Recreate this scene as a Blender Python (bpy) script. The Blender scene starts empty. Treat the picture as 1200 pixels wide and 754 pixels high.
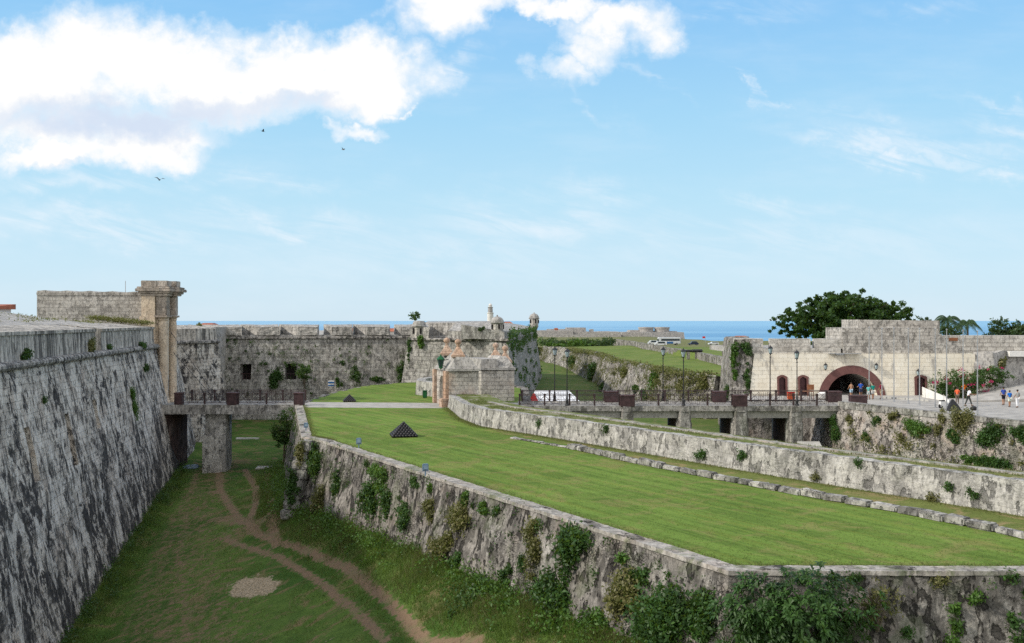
import bpy, bmesh, math, random
import numpy as np
from mathutils import Vector, noise, Matrix
from mathutils.bvhtree import BVHTree
random.seed(7); rng = np.random.default_rng(7)
F, H, R = 1166.67, 8.5, math.radians
sc = bpy.context.scene
COL = sc.collection
def P(px, py, d): return Vector(((px-600)*d/F, d, H-(py-376)*d/F))
def G(px, py, z=0.0):
    d = (H-z)*F/(py-376); return Vector(((px-600)*d/F, d, z))
def X(px, d): return (px-600)*d/F
def Z(py, d): return H-(py-376)*d/F
# ------------------------------------------------------------------ materials
class NT:
    def __init__(s, nt): s.nt = nt; s.nt.nodes.clear()
    def n(s, typ, ins=None, **props):
        nd = s.nt.nodes.new(typ)
        for k, v in props.items(): setattr(nd, k, v)
        for k, v in (ins or {}).items():
            sk = nd.inputs[k]
            if isinstance(v, bpy.types.NodeSocket): s.nt.links.new(v, sk)
            else:
                if sk.type == 'RGBA' and len(v) == 3: v = (*v, 1)
                sk.default_value = v
        return nd
    def math(s, op, a, b=0.0, clamp=False):
        return s.n('ShaderNodeMath', {0: a, 1: b}, operation=op, use_clamp=clamp).outputs[0]
    def mr(s, v, a, b, c=0.0, d=1.0):
        return s.n('ShaderNodeMapRange', {0: v, 1: a, 2: b, 3: c, 4: d}, interpolation_type='SMOOTHSTEP').outputs[0]
    def mix(s, f, a, b, mode='MIX'):
        nd = s.nt.nodes.new('ShaderNodeMix'); nd.data_type = 'RGBA'; nd.blend_type = mode
        for i, v in ((0, f), (6, a), (7, b)):
            if isinstance(v, bpy.types.NodeSocket): s.nt.links.new(v, nd.inputs[i])
            else: nd.inputs[i].default_value = (*v, 1) if (i and len(v) == 3) else v
        return nd.outputs[2]
    def noise(s, vec, scale, detail=4, rough=.55, dist=0.0):
        return s.n('ShaderNodeTexNoise', {'Vector': vec, 'Scale': scale, 'Detail': detail, 'Roughness': rough, 'Distortion': dist}).outputs[0]
    def scl(s, vec, v):
        return s.n('ShaderNodeVectorMath', {0: vec, 1: v}, operation='MULTIPLY').outputs[0]
def newmat(name):
    m = bpy.data.materials.new(name); m.use_nodes = True
    return m, NT(m.node_tree)
def finish(t, col, rough=.9, height=None, dist=.05, spec=.2, metal=0.0, trans=None):
    ins = {'Base Color': col, 'Roughness': rough, 'Specular IOR Level': spec, 'Metallic': metal}
    if height is not None:
        ins['Normal'] = t.n('ShaderNodeBump', {'Height': height, 'Distance': dist, 'Strength': 1.0}).outputs[0]
    b = t.n('ShaderNodeBsdfPrincipled', ins).outputs[0]
    if trans is not None:
        tr = t.n('ShaderNodeBsdfTranslucent', {'Color': trans}).outputs[0]
        b = t.n('ShaderNodeMixShader', {0: .3, 1: b, 2: tr}).outputs[0]
    t.n('ShaderNodeOutputMaterial', {0: b})
def pos(t): return t.n('ShaderNodeNewGeometry').outputs['Position']
def plain(name, col, rough=.6, metal=0.0, var=.15, scale=3.0, spec=.3, bump=.004):
    m, t = newmat(name); p = pos(t)
    n = t.noise(p, scale, 5); n2 = t.noise(p, scale*9, 3)
    c = t.mix(t.mr(n, .35, .65), tuple(x*(1-var) for x in col), tuple(min(1, x*(1+var)) for x in col))
    c = t.mix(t.mr(n2, .4, .75, 0, .35), c, tuple(x*.6 for x in col))
    finish(t, c, rough, n2, bump, spec, metal)
    return m
def stone(name, light=(.42,.40,.365), mid=(.27,.255,.235), dark=(.06,.057,.055), block=(.9,.42), streak=.5,
          black=.3, moss=.15, white=.2, brick=.5, bump=.09, warm=0.0, sz=.13, uvrand=.5, mossc=(.07,.10,.03), rubble=0.0, blot=0.0, mort=.022):
    m, t = newmat(name); p = pos(t)
    big = t.noise(p, .13, 5); mid_n = t.noise(p, .8, 7, .68, .4); fine = t.noise(p, 5.5, 6, .7)
    st = t.noise(t.scl(p, (1, 1, sz)), 1.7, 7, .66, .3)
    st2 = t.noise(t.scl(p, (1, 1, sz*.8)), 5.0, 5, .6)
    pit = t.noise(t.scl(p, (1, 1, .55)), 2.1, 6, .62, .2)
    c = t.mix(t.mr(mid_n, .38, .62), mid, light)
    if warm: c = t.mix(t.math('MULTIPLY', t.mr(t.noise(p, .5, 4), .5, .68), warm), c, (.50, .30, .19))
    c = t.mix(t.math('MULTIPLY', t.mr(t.noise(p, .35, 6, .7, .6), .52, .60), white), c, (.62, .60, .56))
    c = t.mix(t.math('MULTIPLY', t.mr(fine, .47, .60), .6), c, tuple(x*.62 for x in mid))
    uv = t.n('ShaderNodeUVMap').outputs[0]
    hb = None
    if block:
        wob = t.n('ShaderNodeTexNoise', {'Vector': p, 'Scale': .7, 'Detail': 3}).outputs[1]
        uvw = t.n('ShaderNodeVectorMath', {0: uv, 1: t.scl(wob, (.18, .12, 0))}, operation='ADD').outputs[0]
        bt = t.n('ShaderNodeTexBrick', {'Vector': uvw, 'Color1': (1, 1, 1), 'Color2': (.62, .6, .58), 'Mortar': (.3, .29, .28),
                 'Scale': 1.0, 'Mortar Size': mort, 'Mortar Smooth': .4, 'Bias': -.1, 'Brick Width': block[0], 'Row Height': block[1]})
        wear = t.math('MULTIPLY', t.mr(t.noise(p, .45, 5), .35, .6, 1.0, .35), brick)
        c = t.mix(wear, c, t.mix(1.0, c, bt.outputs[0], 'MULTIPLY'))
        hb = bt.outputs[1]
    sm = t.math('MULTIPLY', t.mr(st, .475, .575), t.mr(big, .36, .56, .35, 1.0))
    sm = t.math('MULTIPLY', sm, streak)
    c = t.mix(sm, c, dark)
    c = t.mix(t.math('MULTIPLY', t.mr(st2, .52, .62), streak*.8), c, tuple(x*1.5 for x in dark))
    c = t.mix(t.math('MULTIPLY', t.mr(pit, .535, .575), black), c, tuple(x*.6 for x in dark))
    if blot:
        bl1 = t.noise(t.scl(p, (1.25, 1, .62)), 1.0, 9, .74, .5); bl2 = t.noise(t.scl(p, (1, 1, .5)), .22, 6, .65, .5)
        zz = t.n('ShaderNodeSeparateXYZ', {0: p}).outputs[2]; low = t.mr(zz, 1.0, -6.0, 0.0, .035)
        f = t.math('MULTIPLY', t.mr(t.math('ADD', bl1, low), .515, .545), t.mr(t.math('ADD', bl2, low), .42, .52, .3, 1))
        bg_ = t.noise(t.scl(p, (1, 1, .5)), .30, 9, .72, .7); lw_ = t.mr(zz, 3.5, -6.5, -.05, .055)
        f = t.math('MAXIMUM', f, t.math('MULTIPLY', t.mr(t.math('ADD', bg_, lw_), .535, .56), t.mr(t.noise(t.scl(p, (1, 1, .5)), 2.6, 6, .7), .38, .52, .45, 1)))
        c = t.mix(t.math('MULTIPLY', f, blot), c, t.mix(fine, (.03, .029, .03), (.085, .08, .078)))
        c = t.mix(t.math('MULTIPLY', t.mr(t.noise(t.scl(p, (1, 1, .55)), .55, 8, .72, .6), .53, .57), .7), c, (.68, .635, .57))
    if moss: c = t.mix(t.math('MULTIPLY', t.mr(t.noise(p, .6, 6, .7, .5), .52, .60), moss), c, mossc)
    h = t.math('ADD', t.math('MULTIPLY', mid_n, .9), t.math('MULTIPLY', fine, .35))
    if rubble:
        vo = t.n('ShaderNodeTexVoronoi', {'Vector': t.n('ShaderNodeVectorMath', {0: t.scl(p, (1, 1, 1.9)), 1: t.scl(t.n('ShaderNodeTexNoise', {'Vector': p, 'Scale': 1.5, 'Detail': 3}).outputs[1], (1.1, 1.1, 1.1))}, operation='ADD').outputs[0], 'Scale': 3.4}, feature='DISTANCE_TO_EDGE').outputs[0]
        rm = t.math('MULTIPLY', t.math('MULTIPLY', t.mr(t.noise(p, .3, 5, .6), .47, .60), t.mr(t.noise(p, 2.0, 4), .4, .6, .3, 1)), rubble*.75)
        eg = t.math('MULTIPLY', t.mr(vo, .0, .10, 1, 0), rm); c = t.mix(eg, c, tuple(x*.9 for x in dark)); h_r = t.math('MULTIPLY', eg, -.6)
    h = t.math('SUBTRACT', h, t.math('MULTIPLY', t.mr(pit, .54, .62), .5))
    if rubble: h = t.math('ADD', h, h_r)
    if hb is not None: h = t.math('SUBTRACT', h, t.math('MULTIPLY', hb, .35*brick))
    finish(t, c, .95, h, bump, .1)
    return m
def grassmat(name, a, b, brown=(.17,.13,.065), amt=.4, stripes=0.0, ang=0.0, attr=None, bump=.05, tint=None):
    m, t = newmat(name); p = pos(t)
    n1 = t.noise(p, .16, 6, .62); n2 = t.noise(p, 1.3, 6, .7); n3 = t.noise(p, 9, 4, .7); n4 = t.noise(p, .45, 5, .65, 1.0)
    c = t.mix(t.mr(n1, .36, .64), a, b)
    c = t.mix(t.math('MULTIPLY', t.mr(n2, .42, .68), .45), c, tuple(x*.55 for x in a))
    if stripes:
        rot = t.n('ShaderNodeVectorRotate', {'Vector': p, 'Angle': ang}, rotation_type='Z_AXIS').outputs[0]
        w = t.noise(t.scl(rot, (.05, 1.5, 0)), 1.1, 5, .6)
        c = t.mix(t.math('MULTIPLY', t.mr(w, .42, .60), stripes), c, tuple(x*1.5 for x in b))
        w2 = t.noise(t.scl(rot, (.03, 1.1, 0)), 1.9, 3)
        c = t.mix(t.math('MULTIPLY', t.mr(w2, .52, .66), stripes*.7), c, (b[0]*1.5, b[1]*1.02, b[2]*1.0))
    c = t.mix(t.math('MULTIPLY', t.mr(n4, .50, .64), amt), c, brown)
    if attr:
        at = t.n('ShaderNodeAttribute', attribute_name=attr).outputs['Fac']
        e = t.mr(t.math('ADD', at, t.math('MULTIPLY', t.math('SUBTRACT', t.noise(p, 2.2, 5, .7), .5), 2.2)), .35, .85)
        bc = t.mix(t.mr(n3, .4, .65), (.17, .115, .074), (.265, .18, .12))
        bc = t.mix(t.mr(t.noise(p, .9, 4), .5, .65, 0, .6), bc, (.17, .155, .08))
        c = t.mix(e, c, bc)
        at2 = t.n('ShaderNodeAttribute', attribute_name='straw').outputs['Fac']
        e2 = t.mr(t.math('ADD', at2, t.math('MULTIPLY', t.math('SUBTRACT', t.noise(p, 1.3, 7, .8), .5), 3.4)), .45, .7)
        c = t.mix(e2, c, t.mix(t.mr(n3, .4, .6), (.42, .34, .24), (.26, .2, .13)))
    c = t.mix(t.mr(n3, .45, .75, 0, .5), c, tuple(x*.5 for x in a))
    h = t.math('ADD', t.math('MULTIPLY', n2, .5), t.math('MULTIPLY', n3, .5))
    finish(t, c, .95, h, bump, .08)
    return m
def leafmat(name, a, b, c3=None, gloss=.5):
    m, t = newmat(name); g = t.n('ShaderNodeNewGeometry')
    r = g.outputs['Random Per Island']
    n = t.noise(g.outputs['Position'], .9, 3)
    c = t.mix(r, a, b)
    c = t.mix(t.mr(n, .42, .62, 0, .55), c, c3 or tuple(x*.5 for x in a))
    finish(t, c, gloss, None, 0, .35, 0, t.mix(.5, c, (.25, .35, .03)))
    return m
M = {}
M['main'] = stone('weathered_scarp_stone', (.66,.605,.53), (.50,.455,.40), (.06,.055,.053), (.8,.45), .18, .6, .04, .35, .6, .14, .15, .5, blot=1.0)
M['parapet'] = stone('streaked_parapet_plaster', (.58,.54,.48), (.45,.42,.375), (.05,.048,.047), None, .8, .35, .03, .2, .3, .06, 0, .05)
M['cordon'] = stone('blackened_cordon_stone', (.50,.47,.43), (.32,.30,.28), (.035,.034,.035), (1.2,3), .9, .5, .1, .2, .6, .06, 0, 1.2)
M['far'] = stone('grey_bastion_stone', (.50,.48,.44), (.34,.325,.30), (.07,.067,.063), (1.1,.55), .45, .4, .10, .6, .6, .12, 0, .4, mort=.05)
M['merlon'] = stone('merlon_stone', (.55,.525,.485), (.42,.40,.37), (.06,.058,.056), (1.1,.5), .5, .3, .05, .3, .5, .08, 0, .3, mort=.05)
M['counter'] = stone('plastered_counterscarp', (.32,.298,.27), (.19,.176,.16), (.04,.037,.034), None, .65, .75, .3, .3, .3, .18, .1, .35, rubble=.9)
M['ravwall'] = stone('pale_rough_parapet', (.54,.52,.48), (.38,.365,.34), (.10,.097,.092), (1.3,.6), .45, .5, .10, .4, .22, .12, 0, .35, rubble=.35)
M['coping'] = stone('coping_flagstone', (.44,.41,.37), (.31,.29,.26), (.12,.11,.10), None, .3, .35, .55, .2, .3, .06, .15, mossc=(.10,.13,.045))
M['rock'] = stone('eroded_rubble_rock', (.44,.415,.385), (.28,.26,.235), (.065,.06,.055), None, .6, .6, .5, .4, .3, .3, .08, .25, mossc=(.11,.13,.045), rubble=.5)
M['scarp2'] = stone('rubble_scarp', (.56,.51,.47), (.34,.31,.285), (.10,.09,.085), None, .35, .6, .3, .4, .3, .3, .3, .5, rubble=.9)
M['gate'] = stone('buff_gate_stone', (.72,.60,.46), (.60,.49,.37), (.22,.175,.14), (1.0,.55), .15, .15, .0, .3, .35, .05, .2, .3)
M['gate_dark'] = stone('weathered_gate_top', (.54,.47,.40), (.38,.33,.28), (.11,.09,.08), (1.0,.55), .3, .35, .05, .3, .35, .06, .1, .4)
M['house'] = stone('ashlar_gatehouse_stone', (.62,.58,.52), (.48,.45,.41), (.17,.155,.145), (.85,.42), .2, .3, .03, .35, .75, .05, .6, .4, mort=.05)
M['houseroof'] = stone('grey_vault_stone', (.52,.495,.46), (.39,.375,.355), (.12,.115,.11), (1.1,.5), .35, .35, .1, .2, .3, .07, 0, .4)
M['orange'] = stone('orange_coral_stone', (.60,.44,.33), (.48,.33,.24), (.22,.16,.13), (.9,.6), .2, .3, .0, .3, .5, .04, .4, .5, mort=.05)
M['bridge'] = stone('bridge_concrete', (.44,.42,.39), (.30,.285,.265), (.075,.07,.066), None, .6, .5, .12, .2, .3, .05, 0, .5)
M['beam'] = stone('pale_bridge_beam', (.43,.41,.38), (.35,.335,.31), (.14,.13,.12), None, .25, .2, .05, .1, .3, .02, 0, .5)
M['pier'] = stone('bridge_pier_stone', (.43,.415,.385), (.30,.29,.27), (.07,.066,.062), (.8,.45), .6, .5, .18, .3, .6, .08, 0, .25)
M['merlonblock'] = stone('big_ashlar_merlon', (.66,.63,.57), (.54,.51,.465), (.2,.185,.17), (1.0,.46), .15, .2, .05, .3, .85, .06, 0, .5, mort=.05)
M['tenaille'] = stone('rough_redoubt_stone', (.60,.565,.51), (.47,.44,.40), (.10,.094,.088), (.9,.4), .25, .45, .04, .4, .6, .08, 0, .6, mort=.05)
M['cavalier'] = stone('pitted_cavalier_stone', (.58,.55,.50), (.45,.425,.39), (.14,.13,.12), (.7,.38), .25, .4, .04, .3, .55, .07, 0, .6, mort=.05)
M['roofpave'] = stone('worn_terreplein_cement', (.50,.475,.44), (.36,.345,.325), (.12,.115,.11), None, .2, .45, .25, .3, .3, .04, 0, 1, mossc=(.16,.15,.07))
M['castle'] = stone('distant_castle_stone', (.47,.44,.41), (.34,.325,.31), (.17,.165,.165), None, .4, .3, .0, .4, .3, .2, 0, .3)
M['dirtstone'] = stone('dark_brick_pier_side', (.13,.085,.075), (.08,.055,.05), (.02,.018,.018), (.3,.12), .6, .5, .02, .1, .6, .04, 0, .5)
M['lawn'] = grassmat('mown_lawn', (.09,.15,.026), (.13,.195,.038), (.25,.19,.085), .45, .42, 1.03)
M['verge'] = grassmat('dry_verge_grass', (.12,.15,.04), (.16,.185,.055), (.26,.20,.10), .9)
M['lawn2'] = grassmat('glacis_turf', (.11,.165,.035), (.16,.205,.05), (.22,.185,.09), .45)
M['field'] = grassmat('dry_field', (.13,.15,.055), (.19,.185,.085), (.24,.2,.11), .5)
M['ditch'] = grassmat('ditch_grass', (.05,.105,.02), (.10,.16,.034), (.19,.14,.075), .85, attr='dirt', bump=.12)
M['ditch2'] = grassmat('outer_ditch_grass', (.075,.125,.03), (.115,.15,.042), (.20,.15,.09), .6)
M['walk'] = grassmat('grassy_wall_walk', (.12,.15,.045), (.16,.17,.06), (.30,.27,.22), .9)
M['path'] = plain('pale_gravel_path', (.36,.345,.32), .95, 0, .15, 1.2, .1, .02)
M['espl'] = plain('esplanade_paving', (.40,.385,.365), .95, 0, .15, .5, .1, .01)
M['iron'] = plain('brown_painted_iron', (.045,.026,.026), .45, .0, .2, 2, .4)
M['pedestal'] = plain('maroon_painted_pedestal', (.055,.030,.032), .6, 0, .3, 2.5, .3, .01)
M['pedtop'] = plain('pedestal_cap', (.085,.05,.05), .7, 0, .3, 2.5, .2)
M['maroon'] = plain('maroon_wall_paint', (.16,.075,.068), .7, 0, .12, 1.5, .2)
M['door'] = plain('maroon_door', (.085,.036,.038), .5, 0, .2, 3, .3)
M['black'] = plain('black_iron', (.018,.018,.02), .5, 0, .3, 3, .4)
M['ball'] = plain('black_cannonball', (.014,.013,.015), .45, 0, .3, 4, .4, .004)
M['darkhole'] = plain('shade_dark_interior', (.02,.017,.016), .95)  # near-black colour stands in for the shade inside windows and slits
M['steel'] = plain('galvanised_pole', (.42,.43,.44), .35, .6, .1, 3, .5)
M['white'] = plain('white_paint', (.74,.73,.70), .7, 0, .05, 1.2, .3)
M['lime'] = plain('lighthouse_plaster', (.62,.60,.56), .8, 0, .12, .2, .2)
M['tile'] = plain('red_roof_tile', (.34,.11,.06), .8, 0, .2, 1.5)
M['glass'] = plain('pale_lantern_glass', (.42,.52,.55), .15, 0, .05, 1, .6)
M['win'] = plain('tinted_window', (.03,.045,.06), .12, 0, .1, 1, .6)
M['blue'] = plain('blue_paint', (.03,.13,.34), .4); M['red'] = plain('red_fabric', (.55,.03,.03), .7)
M['navy'] = plain('navy_car_paint', (.02,.03,.075), .25, .1, .05); M['silver'] = plain('white_car_paint', (.66,.68,.70), .3, 0, .04)
M['tyre'] = plain('black_tyre', (.015,.015,.015), .8)
M['tent'] = plain('white_tent_canvas', (.72,.74,.78), .6, 0, .05, 1)
M['green'] = plain('green_bin_plastic', (.01,.10,.03), .5)
M['floodl'] = plain('grey_blue_floodlight', (.16,.24,.33), .4); M['lens'] = plain('floodlight_lens', (.28,.38,.46), .1)
M['brown'] = plain('brown_board', (.25,.10,.045), .6); M['orangep'] = plain('orange_plastic', (.55,.09,.02), .5)
M['bark'] = plain('grey_brown_bark', (.13,.105,.08), .95, 0, .3, 2, .1, .03)
M['slab'] = plain('pale_concrete_slab', (.42,.41,.38), .9, 0, .15, 1, .1, .02)
M['ramp'] = plain('ramp_cement', (.36,.345,.32), .95, 0, .15, .8, .1, .02)
M['bark2'] = plain('palm_bark', (.2,.17,.14), .95)
M['bush'] = leafmat('dark_shrub_leaves', (.028,.075,.016), (.06,.135,.026))
M['bushl'] = leafmat('bright_shrub_leaves', (.05,.12,.018), (.10,.20,.03))
M['dry'] = leafmat('dry_weed_leaves', (.13,.135,.045), (.21,.19,.075))
M['tree'] = leafmat('fig_tree_leaves', (.022,.062,.014), (.05,.115,.022))
M['palm'] = leafmat('palm_frond_leaves', (.035,.075,.03), (.06,.11,.04))
M['fartree'] = leafmat('far_tree_leaves', (.03,.065,.025), (.05,.09,.035))
M['blade'] = leafmat('grass_blades', (.06,.12,.02), (.14,.21,.045), (.12,.13,.045), .7)
M['blade2'] = leafmat('lawn_blades', (.075,.135,.022), (.13,.195,.038), (.08,.12,.03), .8)
M['bladedry'] = leafmat('dry_grass_blades', (.11,.13,.04), (.17,.165,.065), (.09,.1,.03), .8)
M['flower'] = leafmat('magenta_bracts', (.40,.01,.11), (.55,.02,.18), (.28,.01,.08))
SK = {}
def cloth(c):
    k = tuple(round(x, 3) for x in c)
    if k not in SK: SK[k] = plain('cloth_%s' % {(.26,.13,.08):'skin'}.get(k, 'fabric'), c, .8, 0, .08, 4)
    return SK[k]
# ------------------------------------------------------------------ mesh builders
class MB:
    def __init__(s): s.v = []; s.f = []; s.uv = []
    def add(s, vs, fs, uvs=None):
        o = len(s.v); s.v += [tuple(v) for v in vs]
        for i, f in enumerate(fs):
            s.f.append(tuple(o+j for j in f))
            if uvs is not None: s.uv.append([uvs[i][k] for k in range(len(f))])
            else:
                q = [Vector(vs[j]) for j in f]
                n = (q[1]-q[0]).cross(q[2]-q[0]); ax = max(range(3), key=lambda k: abs(n[k])) if n.length > 0 else 2
                s.uv.append([((p.y, p.z) if ax == 0 else (p.x, p.z) if ax == 1 else (p.x, p.y)) for p in q])
        return s
    def box(s, c, sz, rz=0.0, top=None, M4=None):
        x, y, z = sz[0]/2, sz[1]/2, sz[2]/2; t = top or (1, 1)
        vs = [(-x,-y,-z),(x,-y,-z),(x,y,-z),(-x,y,-z),(-x*t[0],-y*t[1],z),(x*t[0],-y*t[1],z),(x*t[0],y*t[1],z),(-x*t[0],y*t[1],z)]
        m = Matrix.Translation(Vector(c)) @ Matrix.Rotation(rz, 4, 'Z')
        if M4: m = Matrix.Translation(Vector(c)) @ M4
        vs = [m @ Vector(v) for v in vs]
        return s.add(vs, [(0,3,2,1),(4,5,6,7),(0,1,5,4),(1,2,6,5),(2,3,7,6),(3,0,4,7)])
    def bbox(s, a, b): return s.box([(p+q)/2 for p, q in zip(a, b)], [abs(q-p) for p, q in zip(a, b)])
    def bevbox(s, c, sz, rz=0.0, bev=.04, jit=0.0, segs=2):
        bm = bmesh.new(); bmesh.ops.create_cube(bm, size=1)
        for v in bm.verts:
            v.co = Vector((v.co.x*sz[0], v.co.y*sz[1], v.co.z*sz[2]))
            if jit: v.co += Vector([random.uniform(-jit, jit) for _ in range(3)])
        bmesh.ops.bevel(bm, geom=bm.edges[:], offset=bev, segments=segs, affect='EDGES')
        m = Matrix.Translation(Vector(c)) @ Matrix.Rotation(rz, 4, 'Z')
        bm.verts.index_update()
        s.add([m @ v.co for v in bm.verts], [[v.index for v in f.verts] for f in bm.faces]); bm.free(); return s
    def prism(s, pts, z0, z1):
        n = len(pts); z0s = z0 if hasattr(z0, '__len__') else [z0]*n; z1s = z1 if hasattr(z1, '__len__') else [z1]*n
        vs = [(p[0], p[1], z0s[i]) for i, p in enumerate(pts)] + [(p[0], p[1], z1s[i]) for i, p in enumerate(pts)]
        fs = [tuple(range(n-1, -1, -1)), tuple(range(n, 2*n))] + [(i, (i+1) % n, n+(i+1) % n, n+i) for i in range(n)]
        return s.add(vs, fs)
    def xprism(s, pts, y0, y1):   # polygon in x,z extruded along y
        n = len(pts)
        vs = [(p[0], y0, p[1]) for p in pts] + [(p[0], y1, p[1]) for p in pts]
        fs = [tuple(range(n)), tuple(range(2*n-1, n-1, -1))] + [(i, n+i, n+(i+1) % n, (i+1) % n) for i in range(n)]
        return s.add(vs, fs)
    def tube(s, a, b, r0, r1=None, n=8, caps=True):
        a, b = Vector(a), Vector(b); r1 = r0 if r1 is None else r1
        d = (b-a).normalized(); u = d.orthogonal().normalized(); w = d.cross(u)
        vs = []
        for c, r in ((a, r0), (b, r1)):
            vs += [c + (u*math.cos(2*math.pi*i/n) + w*math.sin(2*math.pi*i/n))*r for i in range(n)]
        fs = [(i, (i+1) % n, n+(i+1) % n, n+i) for i in range(n)]
        if caps: fs += [tuple(range(n-1, -1, -1)), tuple(range(n, 2*n))]
        return s.add(vs, fs)
    def lathe(s, prof, c=(0,0,0), n=20, arc=2*math.pi):
        k = len(prof); full = abs(arc-2*math.pi) < 1e-6; m = n if full else n+1
        vs = [(c[0]+r*math.cos(arc*i/n), c[1]+r*math.sin(arc*i/n), c[2]+z) for i in range(m) for r, z in prof]
        fs = [(i*k+j, ((i+1) % m)*k+j, ((i+1) % m)*k+j+1, i*k+j+1) for i in range(n) for j in range(k-1)]
        return s.add(vs, fs)
    def sphere(s, c, r, n=12, m=8, sc3=(1,1,1)):
        prof = [(max(1e-4, r*math.sin(math.pi*j/m)), -r*math.cos(math.pi*j/m)) for j in range(m+1)]
        o = len(s.v); s.lathe(prof, (0,0,0), n)
        for i in range(o, len(s.v)):
            v = s.v[i]; s.v[i] = (c[0]+v[0]*sc3[0], c[1]+v[1]*sc3[1], c[2]+v[2]*sc3[2])
        return s
ORG = {}
def worg(o):
    v = Vector((0,0,0))
    while o is not None: v += o.location; o = o.parent
    return v
def mkmesh(name, v, f, uv=None, smooth=False):
    me = bpy.data.meshes.new(name); me.from_pydata([tuple(x) for x in v], [], f)
    if uv is not None and len(uv):
        l = me.uv_layers.new(name='UVMap'); flat = [c for q in uv for p in q for c in (p[0], p[1])]
        if len(flat) == len(l.data)*2: l.data.foreach_set('uv', flat)
    if smooth: me.polygons.foreach_set('use_smooth', [True]*len(me.polygons))
    me.validate(); me.update(); return me
def tag(o, label=None, cat=None, group=None, kind=None):
    if label: o['label'] = label
    if cat: o['category'] = cat
    if group: o['group'] = group
    if kind: o['kind'] = kind
    return o
def obj(name, mb, mat, parent=None, local=False, smooth=False, label=None, cat=None, group=None, kind=None, origin=None):
    v = np.array(mb.v, dtype=float)
    o = bpy.data.objects.new(name, None) if False else None
    if parent is not None:
        if not local: v = v - np.array(worg(parent))
        loc = (0, 0, 0)
    elif local: loc = (0, 0, 0)
    else:
        lo, hi = v.min(0), v.max(0); loc = origin or ((lo[0]+hi[0])/2, (lo[1]+hi[1])/2, lo[2]); v = v - np.array(loc)
    me = mkmesh(name, v.tolist(), mb.f, mb.uv, smooth)
    me.materials.append(M[mat] if isinstance(mat, str) else mat)
    o = bpy.data.objects.new(name, me); COL.objects.link(o); o.location = loc; o.parent = parent
    return tag(o, label, cat, group, kind)
def thing(name, label, cat, loc=(0,0,0), rz=0.0, group=None):
    o = bpy.data.objects.new(name, None); COL.objects.link(o); o.location = loc; o.rotation_euler = (0, 0, rz)
    o.empty_display_size = .3
    return tag(o, label, cat, group)
def dup(root, loc, rz=0.0, label=None, group=None, scale=None):
    def cp(o, par):
        c = o.copy(); COL.objects.link(c); c.parent = par
        for ch in o.children: cp(ch, c)
        return c
    r = cp(root, None); r.location = loc; r.rotation_euler = (0, 0, rz)
    if scale: r.scale = (scale,)*3
    if label: r['label'] = label
    if group: r['group'] = group
    return r
def nz(p, f, s=0.0): return noise.noise(Vector((p[0]*f+s, p[1]*f+s*1.7, p[2]*f-s)))
def sweep(mb, path, prof, seg=1.0, vseg=None, amp=0.0, freq=.35, caps=True):
    """sweep a closed (offset, z) outline along a plan path; offset is to the right of travel"""
    profs = prof if isinstance(prof[0][0], (tuple, list)) else [prof]*len(path)
    K = len(profs[0]); n = len(path); vseg = vseg or seg
    pts = [Vector((p[0], p[1])) for p in path]
    nr = []
    for i in range(n-1):
        d = (pts[i+1]-pts[i]).normalized(); nr.append(Vector((d.y, -d.x)))
    mit = []
    for i in range(n):
        a = nr[max(0, i-1)]; b = nr[min(n-2, i)]; mit.append((a+b)/(max(.35, 1+a.dot(b))))
    # profile subdivision counts from the longest version
    ks = []
    for k in range(K):
        L = max(math.hypot(pr[(k+1) % K][0]-pr[k][0], pr[(k+1) % K][1]-pr[k][1]) for pr in profs)
        ks.append(max(1, min(60, math.ceil(L/vseg))))
    def section(i):
        pr = profs[i]; out = []; vl = []; acc = 0
        for k in range(K):
            a, b = pr[k], pr[(k+1) % K]; L = math.hypot(b[0]-a[0], b[1]-a[1])
            for j in range(ks[k]):
                t = j/ks[k]; off = a[0]+(b[0]-a[0])*t; z = a[1]+(b[1]-a[1])*t
                q = pts[i]+mit[i]*off; out.append((q.x, q.y, z)); vl.append(acc+L*t)
            acc += L
        return np.array(out), np.array(vl+[acc])
    S, U, V = [], [], []
    u = 0
    secs = [section(i) for i in range(n)]
    for i in range(n-1):
        L = (pts[i+1]-pts[i]).length; m = max(1, math.ceil(L/seg))
        for j in range(m):
            t = j/m; S.append(secs[i][0]*(1-t)+secs[i+1][0]*t); V.append(secs[i][1]*(1-t)+secs[i+1][1]*t); U.append(u+L*t)
        u += L
    S.append(secs[-1][0]); V.append(secs[-1][1]); U.append(u)
    KK = len(S[0]); N = len(S)
    if amp:
        for i in range(N):
            c = S[i].mean(0)
            for k in range(KK):
                p = S[i][k]; d = np.array([p[0]-c[0], p[1]-c[1], (p[2]-c[2])*.5]); l = np.linalg.norm(d)
                if l < 1e-4: continue
                a = nz(p, freq)*1.0+nz(p, freq*3.1, 5)*.5+nz(p, freq*8, 9)*.22
                S[i][k] = p+d/l*amp*a
    vs = [tuple(p) for s_ in S for p in s_]; fs = []; uvs = []
    for i in range(N-1):
        for k in range(KK):
            k2 = (k+1) % KK
            fs.append((i*KK+k, i*KK+k2, (i+1)*KK+k2, (i+1)*KK+k))
            uvs.append([(U[i], -V[i][k]), (U[i], -V[i][k+1]), (U[i+1], -V[i+1][k+1]), (U[i+1], -V[i+1][k])])
    if caps:
        fs.append(tuple(range(KK-1, -1, -1))); uvs.append([(p[0], p[2]) for p in S[0][::-1]])
        fs.append(tuple((N-1)*KK+k for k in range(KK))); uvs.append([(p[0], p[2]) for p in S[-1]])
    mb.add(vs, fs, uvs); return mb
def fixn(o):
    bm = bmesh.new(); bm.from_mesh(o.data); bmesh.ops.recalc_face_normals(bm, faces=bm.faces[:]); bm.to_mesh(o.data); bm.free(); return o
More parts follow.
